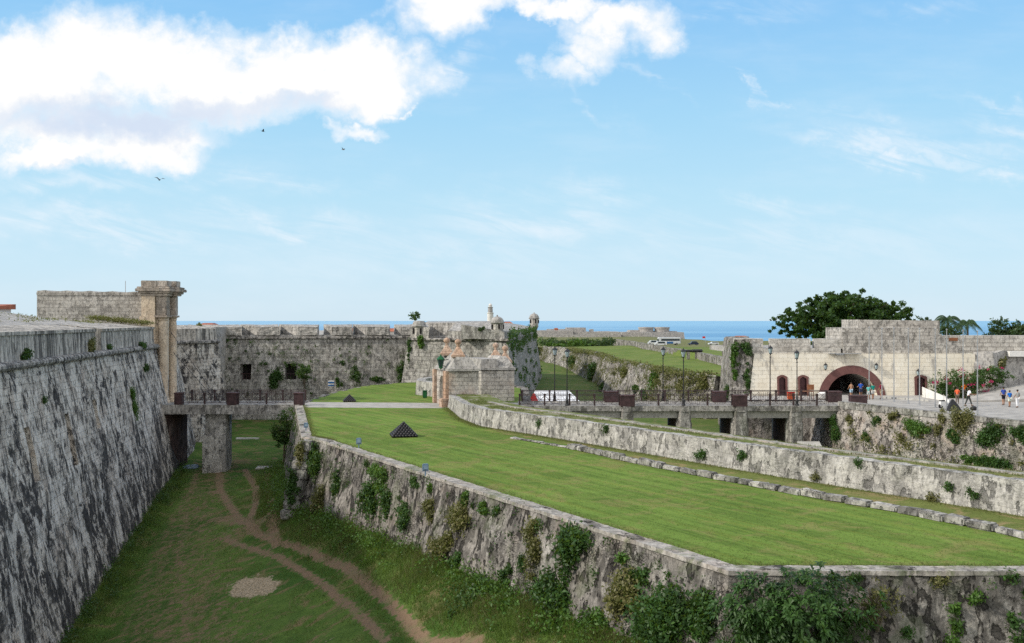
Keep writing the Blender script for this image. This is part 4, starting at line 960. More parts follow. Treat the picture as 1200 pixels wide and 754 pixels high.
# ================================================================== cannonball pyramids
def pyramid(px, py, n, r, label):
    g = G(px, py); t = thing('cannonball_pyramid', label, 'cannonballs', (g.x, g.y, 0), R(12), 'pyramids of black cannonballs on the lawn')
    for k in range(n):
        m = n-k; mb = MB()
        for i in range(m):
            for j in range(m):
                if k == n-1 or i in (0, m-1) or j in (0, m-1): mb.sphere(((i-(m-1)/2)*2*r, (j-(m-1)/2)*2*r, r*.9+k*r*1.02), r*1.02, 10, 7)
        obj('ball_layer', mb, 'ball', t, local=True, smooth=True)
    return t
pyramid(473, 511.5, 8, .12, 'large black cannonball pyramid standing alone on the near lawn')
pyramid(409.5, 470.8, 7, .096, 'small black cannonball pyramid on the lawn beyond the path')
# floodlights
def flood(px, py, s, label, z=None):
    g = G(px, py, .12 if z is None else z); t = thing('floodlight', label, 'floodlight', (g.x, g.y, g.z-.08), R(15), 'small blue grey floodlights on the lawn edge')
    obj('stand', MB().tube((0, 0, 0), (0, 0, .35*s), .05*s, n=6).box((0, 0, .38*s), (.5*s, .08*s, .06*s)), 'floodl', t, local=True)
    obj('housing', MB().bevbox((0, 0, .66*s), (.46*s, .26*s, .5*s), 0, .05*s), 'floodl', t, local=True)
    obj('lens', MB().box((0, -.14*s, .66*s), (.3*s, .03, .3*s)), 'lens', t, local=True)
flood(420.5, 524, .74, 'small floodlight on the lawn edge, middle of the three')
flood(498.5, 556, .72, 'small floodlight on the stone coping, nearest of the three')
flood(358.5, 504, .7, 'small floodlight at the lawn corner near the left bridge')
# bin
g = G(498, 466.5); t = thing('litter_bin', 'small green litter bin on the grass before the low curved wall', 'bin', (g.x, g.y, 0))
obj('body', MB().bevbox((0, 0, .38), (.46, .4, .72), 0, .04), 'green', t, local=True); obj('lid', MB().bevbox((0, 0, .78), (.52, .46, .1), 0, .03), 'green', t, local=True)
# sign on far wall
t = thing('wall_panel', 'small blue and white panel propped at the foot of the far wall', 'panel', (X(387.5, 149), 149.4, Z(453, 149)))
obj('board', MB().box((0, 0, .4), (.9, .06, .9)), 'white', t, local=True); obj('blue_band', MB().box((0, -.04, .55), (.9, .03, .25)).box((0, -.04, .12), (.9, .03, .2)), 'blue', t, local=True)
# cannons on the glacis
def cannon(px, py, d, L, label, flip=1, tilt=0):
    z0 = zU(X(px, d), d); t = thing('cannon', label, 'cannon', (X(px, d), d, z0), 0, 'black cannon barrels on the far glacis')
    zc = Z(py, d)-z0; h = L/2; mb = MB()
    pr_ = [(.01, -h-.25), (.09, -h-.2), (.08, -h-.1), (.3, -h), (.33, -h+.1), (.30, -h+.35), (.29, 0), (.24, .1), (.20, h-.35), (.25, h-.1), (.24, h), (.13, h), (.12, h-.4), (.01, h-.4)]
    mb.lathe(pr_, (0, 0, 0), 12); m4 = Matrix.Translation((0, 0, zc)) @ Matrix.Rotation(R(90+tilt)*flip, 4, 'Y'); mb.v = [tuple(m4 @ Vector(v)) for v in mb.v]
    obj('barrel', mb, 'ball', t, local=True)
    for k in (-1, 1): obj('support', MB().bevbox((k*h*.45, 0, zc/2-.1), (.5, .6, max(.15, zc-.15)), 0, .04), 'rock', t, local=True)
cannon(811.5, 411.5, 180, 3.4, 'black cannon barrel on the upper lawn nearer the vine covered corner', -1, 0)
cannon(756, 404, 275, 4.2, 'black cannon barrel on the upper lawn, farther one in front of the white vans', -1, -3)
# vehicles
def wheels(t, xs_, w, r):
    for x in xs_:
        for y in (-w/2, w/2):
            a = 'tyre'; o_ = obj('wheel', MB().tube((x, y-.12, r), (x, y+.12, r), r, n=14), 'tyre', t, local=True)
            obj('rim', MB().tube((x, y-.13, r), (x, y+.13, r), r*.5, n=10), 'steel', o_, local=True)
def bus(px, py, d, label):
    zb = zU(X(px, d), d); t = thing('parked_bus', label, 'bus', (X(px, d), d, zb), R(8))
    L, W, Hh = 10.2, 2.5, 3.0
    obj('body', MB().bevbox((0, 0, .45+Hh/2), (L, W, Hh), 0, .22), 'silver', t, local=True)
    obj('side_windows', MB().bevbox((.3, 0, 2.35), (L-1.6, W+.03, 1.0), 0, .03), 'win', t, local=True)
    obj('windscreen', MB().bevbox((-L/2+.02, 0, 2.1), (.1, W-.3, 1.5), 0, .03), 'win', t, local=True)
    obj('blue_skirt', MB().box((-1.5, 0, 1.1), (L*.6, W+.04, .9)), 'blue', t, local=True)
    obj('rear_panel', MB().box((L/2-.01, 0, 1.9), (.06, W-.2, 2.0)), 'blue', t, local=True)
    wheels(t, (-3.4, 3.1), W-.2, .5)
bus(784, 405, 447, 'white and blue coach parked on the far field in front of the sea')
def car(px, d, L, W, Hh, mat, label, cat='car', rz=0.0, van=False):
    zb = zU(X(px, d), d)+.02; t = thing('parked_van' if van else 'parked_car', label, cat, (X(px, d), d, zb), rz)
    y = W/2
    if van: side = [(-L/2, .4), (-L/2, 1.0), (-L/2+.5, 1.2), (-L/2+1.1, Hh), (L/2-.1, Hh), (L/2, Hh-.2), (L/2, .4)]
    else: side = [(-L/2, .35), (-L/2, .8), (-L/2+1.0, .95), (-L/2+1.6, Hh), (L/2-1.0, Hh), (L/2-.2, .95), (L/2, .85), (L/2, .35)]
    obj('body', MB().xprism(side, -y, y), mat, t, local=True)
    g_ = [(-L/2+1.1, 1.0), (-L/2+1.6, Hh-.12), (L/2-1.05, Hh-.12), (L/2-.45, 1.0)]
    obj('side_windows', MB().xprism(g_, -y-.015, y+.015), 'win', t, local=True); wheels(t, (-L/2+.85, L/2-.85), W-.1, .34)
car(812.5, 440, 4.5, 1.8, 1.75, 'navy', 'dark blue car parked alone right of the coach')
car(836, 425, 4.4, 1.75, 1.35, 'silver', 'low white car parked at the right end of the far field', rz=.1)
car(774, 430, 5.2, 1.9, 1.9, 'silver', 'white van parked in front of the coach on the far field', 'van', 0, True)
car(765.5, 470, 5.0, 1.9, 1.9, 'silver', 'white van left of the coach, farthest left on the field', 'van', 0, True)
t = thing('red_flag', 'tiny red flag on a thin pole between the dark blue car and the white car', 'flag', (X(826.5, 430), 430, zU(X(826, 430), 430)))
obj('pole', MB().tube((0, 0, 0), (0, 0, 4), .07, n=6), 'steel', t, local=True); obj('cloth', MB().box((-.6, 0, 3.4), (1.3, .06, .8)), 'red', t, local=True)
t = thing('coastal_hut', 'tiny pale hut on the low green rise at the right end of the far field', 'hut', (X(868, 470), 470, zU(X(868, 470), 470)))
obj('wall', MB().box((0, 0, 1.7), (6, 4, 3.6)), 'lime', t, local=True); obj('roof', MB().box((0, 0, 3.8), (7, 5, .6), 0, (.6, .5)), 'tile', t, local=True)
# white marquee in the outer ditch
tx, ty = X(652, 121), 121; t = thing('white_marquee', 'white ridge tent standing in the outer ditch behind the bridge railing', 'tent', (tx, ty, -4.4))
L = 5.6; zt = Z(457.5, ty)+4.4
obj('roof', MB().add([(-3.4,-3,zt-2.1),(3.6,-3,zt-2.1),(3.6,3,zt-2.1),(-3.4,3,zt-2.1),(-2.6,0,zt),(1.5,0,zt)], [(0,1,5,4),(1,2,5),(2,3,4,5),(3,0,4),(0,3,2,1)]), 'tent', t, local=True)
obj('wall', MB().bbox((-3.2,-2.8,0),(3.4,2.8,zt-2.12)), 'tent', t, local=True)
for k in range(6): obj('pole', MB().tube((-3.3+k*1.36, -2.95, 0), (-3.3+k*1.36, -2.95, zt-2.1), .05, n=6), 'steel', t, local=True)
ty = 117; tx = X(624, ty); t = thing('red_canopy', 'small red and white canopy left of the white tent, behind the railing', 'canopy', (tx, ty, -4.4)); zt = Z(461, ty)+4.4
obj('red_cover', MB().add([(-.9,-1,zt-1.6),(1.0,-1,zt-1.6),(1.0,1,zt-1.6),(-.9,1,zt-1.6),(.1,-.1,zt),(.25,.1,zt)], [(0,1,4),(1,2,5,4),(2,3,5),(3,0,4,5),(0,3,2,1)]), 'red', t, local=True)
obj('white_skirt', MB().add([(-2.2,-1.1,zt-1.9),(-.6,-1.1,zt-1.9),(-.6,1,zt-1.9),(-2.2,1,zt-1.9),(-.75,-.8,zt-.55),(-.7,.8,zt-.55)], [(0,1,4),(1,2,5,4),(2,3,5),(3,0,4,5),(0,3,2,1)]), 'tent', t, local=True)
for k in (-.85, .95): obj('pole', MB().tube((k, -.95, 0), (k, -.95, zt-1.6), .05, n=6), 'steel', t, local=True)
# flagpoles
FP = [(1018.5, 108, 384.5), (1033.5, 106, 386), (1047.6, 104, 385.5), (1064.4, 101.5, 386), (1077.6, 99.5, 386), (1096, 97, 386.5), (1109.4, 94.5, 387), (1128.6, 92, 388), (1145.4, 89.5, 389)]
ordn = ['leftmost', 'second', 'third', 'fourth', 'fifth', 'sixth', 'seventh', 'eighth', 'rightmost and nearest']
for k, (px, d, py) in enumerate(FP):
    t = thing('flagpole', '%s bare grey flagpole of the row on the esplanade%s' % (ordn[k], ', counted from the left' if 0 < k < 8 else ''), 'flagpole', (X(px, d), d, 0), 0, 'bare flagpoles on the esplanade')
    h = Z(py, d); obj('pole', MB().tube((0, 0, 0), (0, 0, h), .065, .035, 8), 'steel', t, local=True)
    obj('base', MB().lathe([(.16, 0), (.16, .08), (.09, .12), (.09, .4), (.07, .42)], n=8), 'steel', t, local=True); obj('ball', MB().sphere((0, 0, h+.05), .08, 8, 6), 'steel', t, local=True)
# ramp, white ledge, boards and small things on the esplanade
mb = MB().add([(X(1140,104),104,0),(70,103,0),(70,112,0),(X(1133,111),111,0),(X(1140,104),104,.12),(70,103,1.0),(70,112,3.3),(X(1133,111),111,.45)], [(4,5,6,7),(0,1,5,4),(1,2,6,5),(2,3,7,6),(3,0,4,7)])
obj('ramp', mb, 'ramp', label='broad grey cement ramp rising to the right behind the three strolling people', cat='ramp')
mb = MB().prism([(X(1082,110),110),(X(1108,105),104.6),(X(1110,105),105.2),(X(1084,110),110.8)], 0, [1.15,.45,.45,1.15]); obj('white_ledge', mb, 'white', label='white painted sloping ledge below the single door, left of the flowering bush', cat='ledge')
mb = MB().prism([(X(1040,108),108.6),(X(1090,104),104.4),(X(1092,104),105.2),(X(1040,108),109.8)], 0, .22); obj('pale_kerb', mb, 'slab', label='pale kerb strip on the esplanade between the arch and the white ledge', cat='kerb')
t = thing('notice_board', 'brown notice board standing beside the second maroon door', 'board', (X(950, 111.5), 111.5, 0)); obj('board', MB().box((0, 0, 1.05), (.75, .05, .6)), 'brown', t, local=True)
for k in (-.3, .3): obj('leg', MB().tube((k, .05, 0), (k, .05, 1.3), .03, n=5), 'brown', t, local=True)
t = thing('orange_bin', 'orange box bin beside the bridge railing between the maroon doors', 'bin', (X(929.5, 106.5), 106.4+.9, .02)); obj('body', MB().bevbox((0, 0, .35), (.75, .5, .7), 0, .05), 'orangep', t, local=True); obj('lid', MB().bevbox((0, 0, .75), (.8, .55, .1), 0, .03), 'red', t, local=True)
t = thing('souvenir_table', 'brown vendor table with goods beside the bridge end, below the second door', 'table', (X(946, 108), 108.5, .02))
obj('tabletop', MB().box((0, 0, .78), (1.6, .8, .05)), 'brown', t, local=True)
for k in (-.7, .7):
    for j in (-.3, .3): obj('leg', MB().tube((k, j, 0), (k, j, .78), .03, n=5), 'brown', t, local=True)
obj('souvenirs', MB().bevbox((-.4, 0, .9), (.5, .4, .2), 0, .03, .02), cloth((.35, .05, .04)), label='box of red souvenirs on the brown vendor table', cat='goods', origin=(X(946, 108), 108.5, .02)) if False else None
o_ = obj('white_sheet', MB().sphere((0, 0, .42), .5, 10, 6, (1.5, .9, .85)), 'white', local=True); o_.location = (X(965.5, 107), 107.3, .0); tag(o_, 'crumpled white sheet over goods at the right end of the bridge railing', 'sheet')
# black covered stall
bx, by = X(1116.5, 93.5), 93.5; t = thing('black_tarp_cover', 'black cone shaped tarp cover near the wall edge below the seventh flagpole', 'tarp', (bx, by, 0))
mb = MB(); mb.add([(-.55,-.4,0),(.75,-.4,0),(.75,.4,0),(-.45,.4,0),(-.35,-.3,.6),(.4,-.3,.6),(.3,.3,.6),(-.3,.3,.6),(-.12,-.05,1.15),(.05,-.05,1.12),(.02,.08,1.1)], [(0,1,5,4),(1,2,6,5),(2,3,7,6),(3,0,4,7),(4,5,9,8),(5,6,10,9),(6,7,8,10),(7,4,8),(8,9,10)]); obj('cover', mb, 'black', t, local=True)
o_ = obj('black_bag', MB().sphere((0, 0, .22), .26, 10, 7, (1.4, .8, .85)), 'black', local=True); o_.location = (X(1141, 94), 94, 0); tag(o_, 'black bag lying on the esplanade beside the eighth flagpole', 'bag')
# scooter
t = thing('parked_scooter', 'white and black motor scooter parked left of the black tarp', 'scooter', (X(1107, 96.5), 96.5, 0), .4)
for k in (-.5, .5):
    w_ = obj('wheel', MB().tube((k, -.06, .24), (k, .06, .24), .24, n=14), 'tyre', t, local=True); obj('rim', MB().tube((k, -.07, .24), (k, .07, .24), .11, n=10), 'steel', w_, local=True)
obj('body', MB().xprism([(-.65,.35),(-.6,.7),(-.1,.68),(.0,.35),(.3,.3),(.45,.85),(.55,.85),(.5,.25),(0,.2),(-.3,.22)], -.13, .13), 'white', t, local=True)
obj('seat', MB().bevbox((-.32, 0, .75), (.6, .28, .12), 0, .04), 'black', t, local=True); obj('handlebar', MB().tube((.45, -.3, 1.0), (.45, .3, 1.0), .025, n=6).tube((.5, 0, .8), (.45, 0, 1.0), .03, n=6), 'black', t, local=True)
# debris by the pier
o_ = obj('crumpled_tarp', MB().bevbox((0, 0, .15), (1.5, 1.1, .3), .3, .12, .12), 'floodl', local=True); o_.location = (X(224, 102.5), 102.3, floorz(X(224, 102), 102)); tag(o_, 'crumpled blue grey tarp lying on the ditch floor beside the bridge pier', 'tarp')
for px, py, w, d_, lb in ((290, 513.5, 2.9, .8, 'pale concrete slab lying in the grass beyond the left bridge'), (318, 549, 3.0, 1.2, 'pale broken slab half buried in the shaded grass under the left bridge')):
    x, y = onfloor(px, py) if py > 520 else (X(px, 126), 126); o_ = obj('concrete_slab', MB().bevbox((0, 0, .04), (w, d_, .22), .05, .05, .04), 'slab', local=True); o_.location = (x, y, floorz(x, y)); tag(o_, lb, 'slab')
o_ = obj('leaning_slab', MB().bevbox((0, 0, 0), (2.2, .25, 1.4), 0, .03, .02), 'slab', local=True); o_.location = (X(950.5, 96.3), 96.6, -3.7); o_.rotation_euler = (R(-62), 0, 0); tag(o_, 'pale slab leaning under the last span of the right bridge', 'slab')
for k, (px, py, s) in enumerate(((187, 211, 1.2), (402, 175.5, .9), (308, 154, .8))):
    o_ = obj('flying_bird', MB().add([(-.55,0,.16),(-.25,.06,.20),(0,.1,.03),(.25,.06,.20),(.55,0,.16),(.25,-.1,.15),(0,-.16,0),(-.25,-.1,.15),(0,.32,.0),(0,-.35,.0),(0,0,-.08)], [(0,7,1),(1,7,6,2),(3,2,6,5),(3,5,4),(2,6,9),(8,2,10),(10,2,9)]), 'black', local=True)
    o_.location = P(px, py, 110); o_.scale = (s,)*3; o_.rotation_euler = (.2, .15, k); tag(o_, ('dark bird gliding below the big cloud, lowest of three', 'dark bird at the right, farthest from the big white cloud', 'tiny dark bird just under the flat grey base of the big cloud')[k], 'bird', 'birds gliding in the sky')

# ================================================================== people
def skinmesh(name, joints, edges, root=0, lev=1):
    me = bpy.data.meshes.new(name); me.from_pydata([j[:3] for j in joints], edges, []); o = bpy.data.objects.new(name, me); COL.objects.link(o)
    md = o.modifiers.new('s', 'SKIN'); sv = me.skin_vertices[0].data
    for i, j in enumerate(joints):
        r = j[3]; sv[i].radius = r if isinstance(r, tuple) else (r, r)
    sv[root].use_root = True
    if lev: s2 = o.modifiers.new('ss', 'SUBSURF'); s2.levels = lev; s2.render_levels = lev
    bpy.context.view_layer.update(); dg = bpy.context.evaluated_depsgraph_get()
    m2 = bpy.data.meshes.new_from_object(o.evaluated_get(dg)); bpy.data.objects.remove(o, do_unlink=True)
    m2.polygons.foreach_set('use_smooth', [True]*len(m2.polygons)); return m2
def person(x, y, z, rz, label, shirt, pants, hair=(.03,.02,.015), h=1.7, stride=.12, arms=(.15,.15), shorts=True, shirtless=False, skin=(.34,.18,.11), lean=0.0, group='visitors on the esplanade'):
    t = thing('person', label, 'person', (x, y, z), rz, group); s = h/1.72
    S = lambda *a: tuple(v*s for v in a)
    hipL, hipR = (-.09, 0, .90), (.09, 0, .90); kL, kR = (-.10, -stride*.6, .49), (.10, stride*.4, .49); aL, aR = (-.11, -stride, .08), (.11, stride, .08)
    j = [(0, 0, .95, (.13, .10)), (0, .0, 1.12, (.125, .09)), (0, -lean*.5, 1.32, (.155, .10)), (0, -lean, 1.42, (.10, .08)), (0, -lean, 1.50, .050), (0, -lean-.01, 1.56, (.068, .075)), (0, -lean-.012, 1.645, (.078, .09)), (0, -lean, 1.70, (.05, .06)),
         hipL+(.092,), kL+(.062,), aL+(.042,), (aL[0], aL[1]-.12, .03, (.04, .03)), hipR+(.092,), kR+(.062,), aR+(.042,), (aR[0], aR[1]-.12, .03, (.04, .03))]
    e = [(0,1),(1,2),(2,3),(3,4),(4,5),(5,6),(6,7),(0,8),(8,9),(9,10),(10,11),(0,12),(12,13),(13,14),(14,15)]
    for sd, av in ((-1, arms[0]), (1, arms[1])):
        b = len(j); yb = -lean
        j += [(sd*.17, yb, 1.40, .055), (sd*(.21+av*.12), yb-.01, 1.15, .042), (sd*(.22+av*.05), yb-.06-av*.9, .93+av*.35, .032), (sd*(.22+av*.05), yb-.09-av*1.0, .85+av*.38, (.036, .02))]
        e += [(3, b), (b, b+1), (b+1, b+2), (b+2, b+3)]
        hx, hy, hz = j[b+3][:3]
        for f in range(4):
            k = len(j); j.append((hx+(f-1.5)*.005, hy-.02-(f-1.5)*.018, hz-.075-(.01 if f in (1, 2) else 0), .009)); e.append((b+3, k))
        k = len(j); j.append((hx-sd*.02, hy-.055, hz-.02, .010)); e.append((b+3, k))
    j = [(*S(*v[:3]), tuple(q*s for q in v[3]) if isinstance(v[3], tuple) else v[3]*s) for v in j]
    me = skinmesh('person_body', j, e); me.materials.append(cloth(skin))
    bo = bpy.data.objects.new('body', me); COL.objects.link(bo); bo.parent = t
    face = MB().sphere(S(0, -lean-.105, 1.60), .013*s, 6, 4).sphere(S(-.03, -lean-.088, 1.625), .01*s, 6, 4).sphere(S(.03, -lean-.088, 1.625), .01*s, 6, 4).box(S(0, -lean-.088, 1.565), S(.045, .012, .01))
    obj('face_features', face, cloth(tuple(c_*.5 for c_ in skin)), t, local=True)
    # hair cap
    hm = MB().sphere(S(0, -lean+.015, 1.655), .098*s, 12, 8, (1.0, 1.12, .92)); obj('hair', hm, cloth(hair), t, local=True, smooth=True)
    if not shirtless:
        sj = [(0, 0, .90, (.150, .118)), (0, 0, 1.10, (.15, .112)), (0, -lean*.5, 1.32, (.178, .122)), (0, -lean, 1.435, (.105, .088))]; se = [(0,1),(1,2),(2,3)]
        for sd, av in ((-1, arms[0]), (1, arms[1])):
            b = len(sj); sj += [(sd*.17, -lean, 1.405, .072), (sd*(.205+av*.08), -lean-.01, 1.20, .062)]; se += [(3, b), (b, b+1)]
        sj = [(*S(*v[:3]), tuple(q*s for q in v[3]) if isinstance(v[3], tuple) else v[3]*s) for v in sj]
        m2 = skinmesh('shirt', sj, se); m2.materials.append(cloth(shirt)); o_ = bpy.data.objects.new('shirt', m2); COL.objects.link(o_); o_.parent = t
    end = .48 if shorts else .08; tl = .42/.82 if False else None
    def lp(a, b, zt): 
        q = (a[2]-zt)/(a[2]-b[2]); return tuple(a[i]+(b[i]-a[i])*q for i in range(3))
    pj = [(0, 0, .95, (.142, .112))]; pe = []
    for hp, kn, an in ((hipL, kL, aL), (hipR, kR, aR)):
        b = len(pj); pj.append(hp+(.112,)); pe.append((0, b)); pj.append((lp(hp, kn, .53) if shorts else kn)+((.09 if shorts else .078),)); pe.append((b, b+1))
        if not shorts: pj.append((an[0], an[1], .11, .062)); pe.append((b+1, b+2))
    pj = [(*S(*v[:3]), tuple(q*s for q in v[3]) if isinstance(v[3], tuple) else v[3]*s) for v in pj]
    m3 = skinmesh('trousers', pj, pe); m3.materials.append(cloth(pants)); o_ = bpy.data.objects.new('shorts' if shorts else 'trousers', m3); COL.objects.link(o_); o_.parent = t
    for an in (aL, aR): obj('shoe', MB().bevbox(S(an[0], an[1]-.06, .045), S(.095, .26, .085), 0, .03*s), cloth((.10, .08, .07)), t, local=True)
    return t
def pat(px, pyfeet, z=0.03): g_ = G(px, pyfeet, z); return g_.x, g_.y
def addp(px, d, *a, **k): person(X(px, d), d, .03, *a, **k)
addp(997.5, 109.5, R(180), 'shirtless man in pale blue shorts standing in the arch, leftmost visitor', None, (.35,.50,.62), shirtless=True, arms=(.3,.3), skin=(.42,.24,.15), h=1.68)
addp(1008.7, 110, R(170), 'visitor in bright blue shirt in the dark arch beside the shirtless man', (.02,.09,.42), (.04,.05,.10), arms=(.6,.6), h=1.74)
addp(1017.8, 107, R(150), 'smaller visitor in pale teal top walking under the first flagpole', (.12,.42,.40), (.45,.5,.5), hair=(.10,.05,.03), h=1.55)
addp(1023, 107.4, R(190), 'visitor in teal green shirt and white shorts in front of the arch', (.01,.27,.22), (.62,.62,.60), h=1.72)
addp(1032.8, 107.2, R(200), 'visitor in wine red shirt and khaki shorts at the right side of the arch', (.22,.01,.04), (.32,.25,.17), h=1.78, stride=.2)
addp(1121.8, 101.5, R(160), 'woman in orange top and brown trousers near the seventh flagpole', (.75,.13,.05), (.16,.12,.09), h=1.66, shorts=False, skin=(.42,.25,.17))
addp(1129.8, 108.5, R(180), 'visitor in bright orange shirt higher up on the ramp foot, partly hidden behind others', (.85,.18,.01), (.1,.08,.07), h=1.75, arms=(.7,.7), shorts=False)
addp(1134.8, 99.0, R(90), 'man in white shirt and dark trousers leaning beside the eighth flagpole', (.78,.79,.84), (.04,.045,.04), h=1.76, shorts=False, lean=.10, stride=.28, arms=(.6,.5))
addp(1176, 100, R(175), 'visitor in blue sleeveless top and black shorts, left of the strolling three', (.03,.07,.33), (.012,.012,.02), h=1.80, stride=.15)
addp(1183.2, 97.8, R(185), 'visitor in light blue shirt and white shorts, middle of the strolling three', (.01,.16,.60), (.66,.70,.60), h=1.62)
addp(1192.3, 97.0, R(185), 'visitor in grey shirt and white trousers, right of the strolling three', (.36,.36,.35), (.74,.74,.76), h=1.74, shorts=False)
# ================================================================== vegetation
bpy.context.view_layer.update()
DG = bpy.context.evaluated_depsgraph_get()
CAM = Vector((0, 0, H))
def ray(px, py, tries=0):
    d = Vector(((px-600)/F, 1, -(py-376)/F)).normalized(); ok, loc, nrm, idx, ob, _ = sc.ray_cast(DG, CAM, d)
    if not ok: return None, None
    if nrm.dot(d) > 0: nrm = -nrm
    return loc, nrm
def wallplant(px, py, wpx, hpx, label, mat='bush', leaf=.16, dens=1.0, name='wall_shrub', cat='shrub', thick=.32, stem=True):
    """a shrub rooted on the wall surface seen at px,py; wpx,hpx its spread"""
    loc, nrm = ray(px, py)
    if loc is None: return
    d = loc.y; k = d/F; w, h = wpx*k/2, hpx*k/2
    nh = Vector((nrm.x, nrm.y, 0)); nh = nh.normalized() if nh.length > .2 else Vector((0, -1, 0))
    side = Vector((-nh.y, nh.x, 0)); fac = max(.35, abs(side.x)); w = w/fac*.9
    n = int(max(6, min(170, 19*(w*h)/(leaf*leaf*14)*dens))); per = 44
    th = max(.18, thick*min(w, h)*2)
    u = rng.normal(size=(n, 3)); u /= np.linalg.norm(u, axis=1)[:, None]; u *= (.15+.8*rng.random((n, 1)))
    nb = 1 if w*h < .05 else random.randint(4, 6)
    if nb > 1:
        bc = rng.uniform(-1, 1, size=(nb, 3))*np.array((.55, .3, .62)); bc[:, 1] = np.abs(bc[:, 1]); bs_ = rng.uniform(.38, .62, nb); w_ = rng.integers(0, nb, n)
        u = bc[w_]+u*bs_[w_][:, None]
        if h > .5: tr = rng.random(n) < .14; u[tr, 2] -= rng.random(tr.sum())*.8; u[tr, 1] *= .3
    cc = np.outer(u[:, 0]*w, side)+np.outer((np.abs(u[:, 1]))*th, nh)
    cc[:, 2] += u[:, 2]*h
    c0 = np.array(loc)
    # follow batter: move clumps outward lower down
    tilt = nrm.z/max(.2, math.hypot(nrm.x, nrm.y)); cc += np.outer(-cc[:, 2]*tilt, nh)
    pts = np.repeat(c0+cc, per, 0)+rng.normal(size=(n*per, 3))*min(.42, max(.10, .20*min(w, h)))
    t = thing(name, label, cat, tuple(loc))
    leafmesh('foliage', pts, leaf, mat, t, Nrm=np.tile([nh.x*.5, nh.y*.5, .6], (len(pts), 1)), droop=.3, sizevar=.6)
    if stem:
        mb = MB()
        for q in range(4):
            a = loc-nh*.15; b = Vector(c0+cc[q % n]); mb.tube(a, b, .035, .012, 5)
        obj('stem', mb, 'bark', t)
    return t
